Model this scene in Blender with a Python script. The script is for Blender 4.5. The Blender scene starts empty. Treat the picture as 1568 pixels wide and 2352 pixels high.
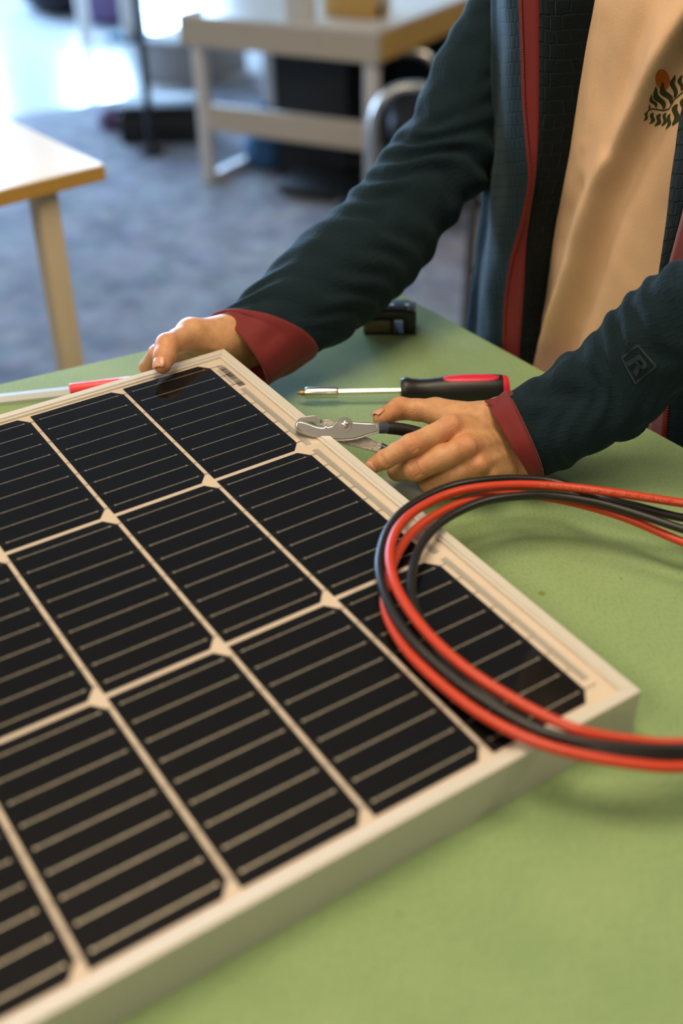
import bpy, bmesh, math, random
import numpy as np
from mathutils import Vector, Matrix, noise
from mathutils.bvhtree import BVHTree

# ------------------------------------------------------------------ camera, world, lights, exposure
SC = bpy.context.scene
COL = SC.collection
T = 0.90                                   # height of the green table top
FPX = 2678.11                              # focal length in pixels of a 1568 x 2352 frame
CW = np.array([0.3554, -0.3424, 1.4357])   # camera position
RW = np.array([[0.5570, 0.8303, -0.0178], [0.4523, -0.3213, -0.8320], [-0.6965, 0.4554, -0.5545]])
_u, _s, _v = np.linalg.svd(RW); RW = _u @ _v

cam_d = bpy.data.cameras.new('camera')
cam_d.sensor_fit = 'HORIZONTAL'; cam_d.sensor_width = 24.0; cam_d.lens = FPX / 1568 * 24.0
cam_d.dof.use_dof = True; cam_d.dof.focus_distance = 0.985; cam_d.dof.aperture_fstop = 2.8
cam_d.clip_start = 0.02
cam = bpy.data.objects.new('camera', cam_d); COL.objects.link(cam)
m = Matrix.Identity(4)
for r in range(3):
    m[r][0], m[r][1], m[r][2], m[r][3] = RW[0][r], -RW[1][r], -RW[2][r], CW[r]
cam.matrix_world = m
SC.camera = cam

SC.view_settings.view_transform = 'Standard'; SC.view_settings.look = 'None'
SC.view_settings.gamma = 1.0; SC.view_settings.use_curve_mapping = False
SC.view_settings.exposure = 0.0

W = bpy.data.worlds.new('world'); SC.world = W; W.use_nodes = True
W.node_tree.nodes['Background'].inputs[0].default_value = (0.55, 0.72, 1.0, 1)
W.node_tree.nodes['Background'].inputs[1].default_value = 1.0

def area(name, loc, target, sx, sy, power, color):
    d = bpy.data.lights.new(name, 'AREA'); d.shape = 'RECTANGLE'; d.size = sx; d.size_y = sy
    d.energy = power; d.color = color
    o = bpy.data.objects.new(name, d); COL.objects.link(o); o.location = loc
    o.rotation_euler = (Vector(target) - Vector(loc)).to_track_quat('-Z', 'Y').to_euler()
    return o

ROOM = dict(x0=-9.6, x1=6.0, y0=-4.0, y1=5.6, h=3.0)
# daylight through the tall windows of the far wall
WINDOWS = [(-0.4, 1.5), (2.0, 1.7), (4.2, 1.5)]     # centre y, width
for cy, w in WINDOWS:
    area('window_daylight', (ROOM['x0'] - 0.25, cy, 1.55), (0, cy, 1.2), w, 2.2, 640, (0.42, 0.66, 1.0))
# warm ceiling panels; the last one is added to reflect in the pliers
CEILING_LAMPS = [(-0.30, -0.05, 'straight above the green table'), (-3.2, -2.4, 'over the aisle by the birch table'), (-1.0, -2.4, 'by the wall facing the person'), (-1.7, 3.9, 'behind the person'),
                 (0.55, 1.9, 'above the near right side of the table'), (0.4, -1.9, 'above the near left side of the table'), (3.8, -2.0, 'far behind the viewer, added for reflections on the pliers')]
LAMP_POWER = 22.5
# ------------------------------------------------------------------ pixel rays (1568 x 2352 frame)
def ray(px, py):
    return RW.T @ np.array([(px - 784) / FPX, (py - 1176) / FPX, 1.0])
def at(px, py, z):
    d = ray(px, py); return CW + d * (z - CW[2]) / d[2]
def aty(px, py, y):
    d = ray(px, py); return CW + d * (y - CW[1]) / d[1]
def atd(px, py, depth):
    return CW + ray(px, py) * depth
CAMX, CAMY, CAMZ = RW[0], RW[1], RW[2]     # right, down, forward

# ------------------------------------------------------------------ materials
def s2l(c):
    return tuple(((v / 255) / 12.92 if v / 255 <= 0.04045 else ((v / 255 + 0.055) / 1.055) ** 2.4) for v in c) + (1,)
class NT:
    def __init__(s, name):
        s.m = bpy.data.materials.new(name); s.m.use_nodes = True
        s.t = s.m.node_tree; s.b = s.t.nodes['Principled BSDF']; s.out = s.t.nodes['Material Output']
    def n(s, typ, **kw):
        nd = s.t.nodes.new(typ)
        for k, v in kw.items():
            if k.startswith('i_'):
                key = k[2:].replace('_', ' ')
                nd.inputs[int(key) if key.isdigit() else key].default_value = v
            else: setattr(nd, k, v)
        return nd
    def l(s, a, b): s.t.links.new(a, b)
    def set(s, **kw):
        for k, v in kw.items(): s.b.inputs[k.replace('_', ' ')].default_value = v
def plain(name, rgb, rough=0.5, metal=0.0, noise_amt=0.0, scale=20, bump=0.0, bscale=200, bdist=0.001, coat=0, **kw):
    k = NT(name); c = s2l(rgb)
    k.set(Base_Color=c, Roughness=rough, Metallic=metal, Coat_Weight=coat, **kw)
    tc = k.n('ShaderNodeTexCoord')
    if noise_amt:
        nz = k.n('ShaderNodeTexNoise', i_Scale=scale, i_Detail=6.0)
        k.l(tc.outputs['Object'], nz.inputs['Vector'])
        mx = k.n('ShaderNodeMix', data_type='RGBA')
        mx.inputs['A'].default_value = tuple(v * (1 - noise_amt) for v in c[:3]) + (1,)
        mx.inputs['B'].default_value = tuple(min(1, v * (1 + noise_amt)) for v in c[:3]) + (1,)
        k.l(nz.outputs['Fac'], mx.inputs['Factor']); k.l(mx.outputs['Result'], k.b.inputs['Base Color'])
    if bump:
        nb = k.n('ShaderNodeTexNoise', i_Scale=bscale, i_Detail=4.0)
        k.l(tc.outputs['Object'], nb.inputs['Vector'])
        bp = k.n('ShaderNodeBump', i_Strength=bump, i_Distance=bdist)
        k.l(nb.outputs['Fac'], bp.inputs['Height']); k.l(bp.outputs['Normal'], k.b.inputs['Normal'])
    return k.m
M = {}
def mat_green():
    k = NT('green_linoleum'); tc = k.n('ShaderNodeTexCoord')
    a = k.n('ShaderNodeTexNoise', i_Scale=9.0, i_Detail=8.0); k.l(tc.outputs['Object'], a.inputs['Vector'])
    mp = k.n('ShaderNodeMapping'); mp.inputs['Scale'].default_value = (60, 260, 60); mp.inputs['Rotation'].default_value = (0, 0, .5)
    k.l(tc.outputs['Object'], mp.inputs['Vector'])
    b = k.n('ShaderNodeTexNoise', i_Scale=4.0, i_Detail=3.0); k.l(mp.outputs['Vector'], b.inputs['Vector'])
    r1 = k.n('ShaderNodeValToRGB'); r1.color_ramp.elements[0].position = .3; r1.color_ramp.elements[1].position = .7
    r1.color_ramp.elements[0].color = s2l((131, 158, 109)); r1.color_ramp.elements[1].color = s2l((149, 172, 121))
    k.l(a.outputs['Fac'], r1.inputs['Fac'])
    r2 = k.n('ShaderNodeValToRGB'); r2.color_ramp.elements[0].position = .36; r2.color_ramp.elements[1].position = .5
    r2.color_ramp.elements[0].color = (.62, .66, .60, 1); r2.color_ramp.elements[1].color = (1, 1, 1, 1)
    k.l(b.outputs['Fac'], r2.inputs['Fac'])
    mx = k.n('ShaderNodeMix', data_type='RGBA', blend_type='MULTIPLY'); mx.inputs['Factor'].default_value = .55
    k.l(r1.outputs['Color'], mx.inputs['A']); k.l(r2.outputs['Color'], mx.inputs['B'])
    # pale scuffed patch beside the panel and a few small brown stains
    def spot(p, rad, soft, col, last, fac=1.0, nsc=60.0, namt=.5):
        vm = k.n('ShaderNodeVectorMath', operation='DISTANCE'); vm.inputs[1].default_value = p
        k.l(tc.outputs['Object'], vm.inputs[0])
        nn = k.n('ShaderNodeTexNoise', i_Scale=nsc, i_Detail=4.0); k.l(tc.outputs['Object'], nn.inputs['Vector'])
        ma = k.n('ShaderNodeMath', operation='MULTIPLY_ADD'); ma.inputs[1].default_value = rad * namt * 2
        k.l(nn.outputs['Fac'], ma.inputs[0]); k.l(vm.outputs['Value'], ma.inputs[2])
        mr = k.n('ShaderNodeMapRange'); mr.inputs['From Min'].default_value = rad * (1 + namt); mr.inputs['From Max'].default_value = rad * (1 + namt) - soft
        mr.inputs['To Min'].default_value = 0; mr.inputs['To Max'].default_value = fac
        k.l(ma.outputs[0], mr.inputs['Value'])
        q = k.n('ShaderNodeMix', data_type='RGBA'); q.inputs['B'].default_value = s2l(col)
        k.l(mr.outputs['Result'], q.inputs['Factor']); k.l(last, q.inputs['A'])
        return q.outputs['Result']
    last = mx.outputs['Result']
    last = spot(tuple(at(955, 1110, T)), .035, .012, (196, 200, 176), last, .75, 90)
    last = spot(tuple(at(1243, 1363, T)), .0035, .0015, (120, 128, 40), last, .8, 300)
    last = spot(tuple(at(1426, 1329, T)), .0015, .001, (140, 96, 58), last, .8, 300)
    last = spot(tuple(at(917, 2101, T)), .0016, .001, (120, 82, 40), last, .9, 300)
    k.l(last, k.b.inputs['Base Color'])
    bp = k.n('ShaderNodeBump', i_Strength=.12, i_Distance=.0006); k.l(b.outputs['Fac'], bp.inputs['Height']); k.l(bp.outputs['Normal'], k.b.inputs['Normal'])
    k.set(Roughness=.6, Specular_IOR_Level=.2)
    return k.m
M['green'] = mat_green()
M['edge_wood'] = plain('table_edge_brown', (122, 92, 56), .5, noise_amt=.2)
M['white_alu'] = plain('white_powder_coat', (208, 203, 192), .33, noise_amt=.03, bump=.05, bscale=900)
M['backsheet'] = plain('white_backsheet', (220, 206, 190), .5, noise_amt=.03, scale=40)
def mat_cell():
    k = NT('solar_cell'); tc = k.n('ShaderNodeTexCoord')
    sx = k.n('ShaderNodeSeparateXYZ'); k.l(tc.outputs['Object'], sx.inputs[0])
    mu = k.n('ShaderNodeMath', operation='MULTIPLY'); mu.inputs[1].default_value = 1 / .00165; k.l(sx.outputs['Y'], mu.inputs[0])
    fr = k.n('ShaderNodeMath', operation='FRACT'); k.l(mu.outputs[0], fr.inputs[0])
    gt = k.n('ShaderNodeMath', operation='LESS_THAN'); gt.inputs[1].default_value = .13; k.l(fr.outputs[0], gt.inputs[0])
    nz = k.n('ShaderNodeTexNoise', i_Scale=14.0, i_Detail=3.0); k.l(tc.outputs['Object'], nz.inputs['Vector'])
    r = k.n('ShaderNodeValToRGB'); r.color_ramp.elements[0].color = s2l((5, 5, 8)); r.color_ramp.elements[1].color = s2l((9, 10, 17))
    k.l(nz.outputs['Fac'], r.inputs['Fac'])
    mx = k.n('ShaderNodeMix', data_type='RGBA'); mx.inputs['B'].default_value = s2l((46, 46, 48))
    k.l(gt.outputs[0], mx.inputs['Factor']); k.l(r.outputs['Color'], mx.inputs['A']); k.l(mx.outputs['Result'], k.b.inputs['Base Color'])
    k.set(Roughness=.5, IOR=1.3, Specular_IOR_Level=.25)
    return k.m
M['cell'] = mat_cell()
M['busbar'] = plain('busbar_wire', (206, 198, 178), .42, .9, noise_amt=.25, scale=400)
M['ribbon'] = plain('tinned_ribbon', (206, 202, 192), .34, .55, noise_amt=.12, scale=300, bump=.4, bscale=500)
M['ink'] = plain('printed_ink', (62, 56, 54), .6)
def mat_glass():
    k = NT('panel_glass'); t = k.t
    fr = k.n('ShaderNodeFresnel', i_IOR=1.32); tr = k.n('ShaderNodeBsdfTransparent'); gl = k.n('ShaderNodeBsdfGlossy', i_Roughness=.04)
    mx = k.n('ShaderNodeMixShader'); k.l(fr.outputs[0], mx.inputs[0]); k.l(tr.outputs[0], mx.inputs[1]); k.l(gl.outputs[0], mx.inputs[2])
    k.l(mx.outputs[0], k.out.inputs['Surface']); t.nodes.remove(k.b)
    return k.m
M['glass'] = mat_glass()
M['cable_red'] = plain('red_cable_sheath', (200, 62, 32), .38, noise_amt=.06, scale=60, bump=.06, bscale=900)
M['cable_black'] = plain('black_cable_sheath', (28, 28, 28), .36, noise_amt=.1, scale=60, bump=.06, bscale=900)
M['cable_print'] = plain('cable_print', (228, 128, 100), .6)
M['chrome'] = plain('chrome_steel', (226, 223, 216), .27, 1.0, noise_amt=.08, scale=60, bump=.06, bscale=110, bdist=.0008)
M['cast_steel'] = plain('rough_cast_steel', (176, 172, 164), .36, 1.0, noise_amt=.25, scale=500, bump=.9, bscale=1100, bdist=.0008)
M['grip_black'] = plain('black_rubber_grip', (22, 21, 20), .5, bump=.3, bscale=1400)
M['grip_blue'] = plain('blue_grey_dip', (62, 74, 92), .25, coat=.3)
M['plastic_black'] = plain('black_plastic', (24, 23, 23), .42, bump=.08, bscale=1500)
M['pink'] = plain('pink_plastic', (226, 44, 74), .36)
M['brass'] = plain('gold_bit', (176, 132, 62), .3, 1.0)
M['red_handle'] = plain('red_plastic', (238, 66, 70), .3)
def mat_skin():
    k = NT('skin'); tc = k.n('ShaderNodeTexCoord')
    at_ = k.n('ShaderNodeVertexColor', layer_name='tint')
    nz = k.n('ShaderNodeTexNoise', i_Scale=120.0, i_Detail=5.0); k.l(tc.outputs['Object'], nz.inputs['Vector'])
    r = k.n('ShaderNodeValToRGB'); r.color_ramp.elements[0].color = (.86, .82, .80, 1); r.color_ramp.elements[1].color = (1.08, 1.08, 1.08, 1)
    r.color_ramp.elements[0].position = .3; r.color_ramp.elements[1].position = .7
    k.l(nz.outputs['Fac'], r.inputs['Fac'])
    mx = k.n('ShaderNodeMix', data_type='RGBA', blend_type='MULTIPLY'); mx.inputs['Factor'].default_value = 1
    k.l(at_.outputs['Color'], mx.inputs['A']); k.l(r.outputs['Color'], mx.inputs['B']); k.l(mx.outputs['Result'], k.b.inputs['Base Color'])
    v = k.n('ShaderNodeTexVoronoi', i_Scale=900.0); k.l(tc.outputs['Object'], v.inputs['Vector'])
    n2 = k.n('ShaderNodeTexNoise', i_Scale=260.0, i_Detail=3.0); k.l(tc.outputs['Object'], n2.inputs['Vector'])
    ad = k.n('ShaderNodeMath', operation='ADD'); k.l(v.outputs['Distance'], ad.inputs[0]); k.l(n2.outputs['Fac'], ad.inputs[1])
    bp = k.n('ShaderNodeBump', i_Strength=.32, i_Distance=.0007); k.l(ad.outputs[0], bp.inputs['Height']); k.l(bp.outputs['Normal'], k.b.inputs['Normal'])
    k.set(Roughness=.48, Subsurface_Weight=.12, Subsurface_Scale=.006)
    k.b.inputs['Subsurface Radius'].default_value = (1, .35, .2)
    return k.m
M['skin'] = mat_skin()
def mat_fleece(name, rgb, cw=.011, ch=.007, strength=.55, dist=.0016):
    k = NT(name); c = s2l(rgb); tc = k.n('ShaderNodeTexCoord')
    br = k.n('ShaderNodeTexBrick', offset=.5); br.inputs['Scale'].default_value = 1.0
    br.inputs['Brick Width'].default_value = ch; br.inputs['Row Height'].default_value = cw
    br.inputs['Mortar Size'].default_value = .0011; br.inputs['Mortar Smooth'].default_value = 1.0
    br.inputs['Color1'].default_value = (1, 1, 1, 1); br.inputs['Color2'].default_value = (.9, .9, .9, 1); br.inputs['Mortar'].default_value = (0, 0, 0, 1)
    nw = k.n('ShaderNodeTexNoise', i_Scale=45.0, i_Detail=2.0); k.l(tc.outputs['UV'], nw.inputs['Vector'])
    mp = k.n('ShaderNodeVectorMath', operation='MULTIPLY_ADD'); mp.inputs[1].default_value = (.006, .006, 0)
    k.l(nw.outputs['Color'], mp.inputs[0]); k.l(tc.outputs['UV'], mp.inputs[2]); k.l(mp.outputs[0], br.inputs['Vector'])
    nz = k.n('ShaderNodeTexNoise', i_Scale=500.0, i_Detail=4.0); k.l(tc.outputs['Object'], nz.inputs['Vector'])
    ad = k.n('ShaderNodeMath', operation='MULTIPLY_ADD'); ad.inputs[1].default_value = .25
    k.l(nz.outputs['Fac'], ad.inputs[0]); k.l(br.outputs['Color'], ad.inputs[2])
    bp = k.n('ShaderNodeBump', i_Strength=strength, i_Distance=dist); k.l(ad.outputs[0], bp.inputs['Height']); k.l(bp.outputs['Normal'], k.b.inputs['Normal'])
    n3 = k.n('ShaderNodeTexNoise', i_Scale=30.0, i_Detail=5.0); k.l(tc.outputs['Object'], n3.inputs['Vector'])
    mx = k.n('ShaderNodeMix', data_type='RGBA'); mx.inputs['A'].default_value = tuple(v * .8 for v in c[:3]) + (1,); mx.inputs['B'].default_value = tuple(v * 1.2 for v in c[:3]) + (1,)
    k.l(n3.outputs['Fac'], mx.inputs['Factor']); k.l(mx.outputs['Result'], k.b.inputs['Base Color'])
    k.set(Roughness=.9, Sheen_Weight=.08, Sheen_Roughness=.5, Specular_IOR_Level=.2)
    k.b.inputs['Sheen Tint'].default_value = (.5, .75, .85, 1)
    return k.m
M['fleece'] = mat_fleece('teal_grid_fleece', (16, 34, 41), strength=.34, dist=.0012)
M['fleece_in'] = mat_fleece('teal_waffle_lining', (10, 19, 23), .012, .012, .9, .003)
M['red_trim'] = plain('red_binding', (114, 20, 20), .75, noise_amt=.12, scale=60, bump=.25, bscale=1200, Sheen_Weight=.15)
M['zip_teeth'] = plain('zip_teeth', (120, 40, 30), .4, .2)
M['shirt'] = plain('tan_jersey', (226, 186, 148), .9, noise_amt=.07, scale=30, bump=.35, bscale=900, bdist=.0008, Sheen_Weight=.15)
M['print_orange'] = plain('print_orange', (196, 98, 22), .8)
M['print_green'] = plain('print_olive', (52, 58, 18), .8)
M['embroidery'] = plain('dark_embroidery', (24, 40, 52), .55, bump=.6, bscale=1500)
M['trousers'] = plain('dark_denim', (24, 26, 34), .85, noise_amt=.15, scale=80, bump=.2, bscale=900)
M['shoe'] = plain('dark_shoe', (30, 30, 32), .6)
M['hair'] = plain('dark_hair', (40, 28, 20), .6)
def mat_carpet():
    k = NT('blue_grey_carpet'); tc = k.n('ShaderNodeTexCoord')
    a = k.n('ShaderNodeTexNoise', i_Scale=7.0, i_Detail=9.0, i_Roughness=.7); k.l(tc.outputs['Object'], a.inputs['Vector'])
    b = k.n('ShaderNodeTexVoronoi', i_Scale=14.0); k.l(tc.outputs['Object'], b.inputs['Vector'])
    r = k.n('ShaderNodeValToRGB'); r.color_ramp.elements[0].position = .33; r.color_ramp.elements[1].position = .68
    r.color_ramp.elements[0].color = s2l((100, 107, 119)); r.color_ramp.elements[1].color = s2l((152, 156, 165))
    k.l(a.outputs['Fac'], r.inputs['Fac'])
    hs = k.n('ShaderNodeHueSaturation', i_Saturation=.25); k.l(b.outputs['Color'], hs.inputs['Color'])
    mx = k.n('ShaderNodeMix', data_type='RGBA', blend_type='OVERLAY'); mx.inputs['Factor'].default_value = .3
    k.l(r.outputs['Color'], mx.inputs['A']); k.l(hs.outputs['Color'], mx.inputs['B']); k.l(mx.outputs['Result'], k.b.inputs['Base Color'])
    k.set(Roughness=.95); return k.m
M['carpet'] = mat_carpet()
M['vinyl'] = plain('pale_polished_floor', (206, 212, 218), .22, noise_amt=.03, scale=3)
M['wall'] = plain('wall_paint', (150, 144, 134), .8)
M['ceiling'] = plain('ceiling_tile', (142, 138, 132), .9)
M['white_metal'] = plain('white_metal', (214, 212, 208), .4)
M['laminate'] = plain('pale_laminate', (226, 222, 212), .25, noise_amt=.04)
M['apron'] = plain('beige_board', (196, 184, 164), .5, noise_amt=.05)
M['ply'] = plain('honey_plywood', (196, 158, 88), .5, noise_amt=.12, scale=12)
M['birch'] = plain('birch_top', (236, 208, 140), .3, noise_amt=.08, scale=8, coat=.3)
M['birch_edge'] = plain('birch_edge', (196, 150, 66), .5, noise_amt=.1)
M['beige_leg'] = plain('beige_leg', (206, 188, 152), .45)
M['black'] = plain('matt_black', (14, 14, 16), .6)
M['dark_grey'] = plain('dark_grey_fabric', (66, 62, 60), .85)
M['grey_box'] = plain('grey_card', (146, 146, 146), .7)
M['blue_cloth'] = plain('blue_cloth', (50, 92, 132), .8, noise_amt=.4, scale=16)
M['teal_cloth'] = plain('teal_cloth', (30, 110, 140), .8)
M['purple'] = plain('mauve_cloth', (92, 74, 108), .85, noise_amt=.3, scale=10)
M['olive_clear'] = plain('olive_plastic', (92, 88, 58), .22, noise_amt=.3, scale=200)
def emit(name, rgb, s):
    k = NT(name); k.set(Base_Color=(0.8, .8, .8, 1)); k.b.inputs['Emission Color'].default_value = rgb + (1,); k.b.inputs['Emission Strength'].default_value = s
    return k.m
M['lamp'] = emit('lamp_diffuser', (1.0, .80, .55), 3.0)

# ------------------------------------------------------------------ mesh helpers
def link(o, parent=None):
    COL.objects.link(o)
    if parent: o.parent = parent
    return o
def mesh(name, verts, faces, mat, parent=None, smooth=True, uvs=None):
    me = bpy.data.meshes.new(name)
    me.from_pydata([tuple(map(float, v)) for v in verts], [], [tuple(map(int, q)) for q in faces])
    if smooth: me.polygons.foreach_set('use_smooth', [True] * len(me.polygons))
    if uvs is not None:
        ul = me.uv_layers.new(name='UVMap'); li = np.zeros(len(me.loops), dtype=np.int32); me.loops.foreach_get('vertex_index', li)
        ul.data.foreach_set('uv', np.asarray(uvs, dtype=np.float32)[li].ravel())
    me.materials.append(mat); me.update()
    return link(bpy.data.objects.new(name, me), parent)
def bm_obj(name, bm, mat, parent=None, smooth=False):
    me = bpy.data.meshes.new(name); bm.normal_update(); bm.to_mesh(me); bm.free()
    if smooth: me.polygons.foreach_set('use_smooth', [True] * len(me.polygons))
    me.materials.append(mat)
    return link(bpy.data.objects.new(name, me), parent)
def smooth_by_angle(o, deg=35):
    me = o.data; me.polygons.foreach_set('use_smooth', [True] * len(me.polygons))
    bm = bmesh.new(); bm.from_mesh(me)
    for e in bm.edges:
        e.smooth = not (len(e.link_faces) == 2 and e.calc_face_angle(0) > math.radians(deg))
    bm.to_mesh(me); bm.free()
    return o
def empty(name, label, cat, loc=(0, 0, 0), group=None, rotz=0):
    o = bpy.data.objects.new(name, None); COL.objects.link(o); o.location = tuple(map(float, loc)); o.rotation_euler = (0, 0, rotz)
    o['label'] = label; o['category'] = cat
    if group: o['group'] = group
    return o
def tag(o, label, cat, group=None):
    o['label'] = label; o['category'] = cat
    if group: o['group'] = group
    return o
def struct(o, label):
    o['kind'] = 'structure'; o['label'] = label; o['category'] = o.name.split('_')[0].split('.')[0]
    return o
def box(name, c, size, mat, parent=None, rot=(0, 0, 0), bevel=0.0, seg=2):
    bm = bmesh.new(); bmesh.ops.create_cube(bm, size=1)
    for v in bm.verts: v.co = Vector((v.co.x * size[0], v.co.y * size[1], v.co.z * size[2]))
    if bevel: bmesh.ops.bevel(bm, geom=bm.edges[:] , offset=bevel, segments=seg, affect='EDGES', profile=.5)
    o = bm_obj(name, bm, mat, parent); o.location = tuple(map(float, c)); o.rotation_euler = rot
    if bevel: smooth_by_angle(o, 50)
    return o
def prism(name, poly, z0, z1, mat, parent=None, bevel=0.0):
    bm = bmesh.new(); vs = [bm.verts.new((float(p[0]), float(p[1]), z0)) for p in poly]
    f = bm.faces.new(vs); f.normal_update()
    if f.normal.z > 0: f.normal_flip()
    r = bmesh.ops.extrude_face_region(bm, geom=[f])
    for v in r['geom']:
        if isinstance(v, bmesh.types.BMVert): v.co.z = z1
    bmesh.ops.recalc_face_normals(bm, faces=bm.faces[:])
    if bevel: bmesh.ops.bevel(bm, geom=bm.edges[:], offset=bevel, segments=2, affect='EDGES')
    return bm_obj(name, bm, mat, parent)
def catmull(P, n):
    P = np.asarray(P, float); k = len(P); out = []
    for t in np.linspace(0, k - 1, n):
        i = min(int(t), k - 2); u = t - i
        p0 = P[max(i - 1, 0)] if i > 0 else 2 * P[0] - P[1]
        p1, p2 = P[i], P[i + 1]
        p3 = P[i + 2] if i + 2 < k else 2 * P[-1] - P[-2]
        out.append(.5 * ((2 * p1) + (-p0 + p2) * u + (2 * p0 - 5 * p1 + 4 * p2 - p3) * u * u + (-p0 + 3 * p1 - 3 * p2 + p3) * u ** 3))
    return np.array(out)
def unit(v): v = np.asarray(v, float); return v / (np.linalg.norm(v) + 1e-12)
def frames(P):
    n = len(P); Tn = np.gradient(P, axis=0); Tn /= np.linalg.norm(Tn, axis=1)[:, None] + 1e-12
    a = np.array([0, 0, 1.]) if abs(Tn[0][2]) < .9 else np.array([1., 0, 0])
    N = [unit(a - Tn[0] * (a @ Tn[0]))]
    for i in range(1, n):
        v = N[-1] - Tn[i] * (N[-1] @ Tn[i]); N.append(unit(v))
    N = np.array(N); B = np.cross(Tn, N)
    return Tn, N, B
def tube_data(P, r, seg=12, cap=True):
    P = np.asarray(P, float); r = np.broadcast_to(r, len(P)); Tn, N, B = frames(P)
    th = np.linspace(0, 2 * np.pi, seg, endpoint=False)
    V = (P[:, None] + r[:, None, None] * (np.cos(th)[None, :, None] * N[:, None] + np.sin(th)[None, :, None] * B[:, None])).reshape(-1, 3)
    F = [(i * seg + j, i * seg + (j + 1) % seg, (i + 1) * seg + (j + 1) % seg, (i + 1) * seg + j) for i in range(len(P) - 1) for j in range(seg)]
    if cap: F += [tuple(range(seg))[::-1], tuple((len(P) - 1) * seg + j for j in range(seg))]
    return V, F
def tube(name, P, r, mat, parent=None, seg=12, cap=True):
    V, F = tube_data(P, r, seg, cap); o = mesh(name, V, F, mat, parent)
    return smooth_by_angle(o, 60) if cap else o
def lathe(name, a, b, prof, mat, parent=None, seg=28, squash=1.0):
    """prof: list of (t in 0..1 along a->b, radius)"""
    a, b = np.asarray(a, float), np.asarray(b, float); ax = unit(b - a)
    up = unit(np.array([0, 0, 1.]) - ax * ax[2]); sd = np.cross(ax, up)
    V = []; F = []
    for t, r in prof:
        for j in range(seg):
            th = 2 * np.pi * j / seg
            V.append(a + (b - a) * t + r * (np.cos(th) * up * squash + np.sin(th) * sd))
    n = len(prof)
    for i in range(n - 1):
        for j in range(seg): F.append((i * seg + j, (i + 1) * seg + j, (i + 1) * seg + (j + 1) % seg, i * seg + (j + 1) % seg))
    F.append(tuple(range(seg))); F.append(tuple((n - 1) * seg + j for j in range(seg))[::-1])
    o = mesh(name, V, F, mat, parent); return smooth_by_angle(o, 40)
def grid_faces(nr, nc, wrap=False):
    return [(i * nc + j, i * nc + (j + 1) % nc, (i + 1) * nc + (j + 1) % nc, (i + 1) * nc + j) for i in range(nr - 1) for j in range(nc if wrap else nc - 1)]
def solidify(o, th, offset=-1.0):
    md = o.modifiers.new('thickness', 'SOLIDIFY'); md.thickness = th; md.offset = offset; return o
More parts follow.
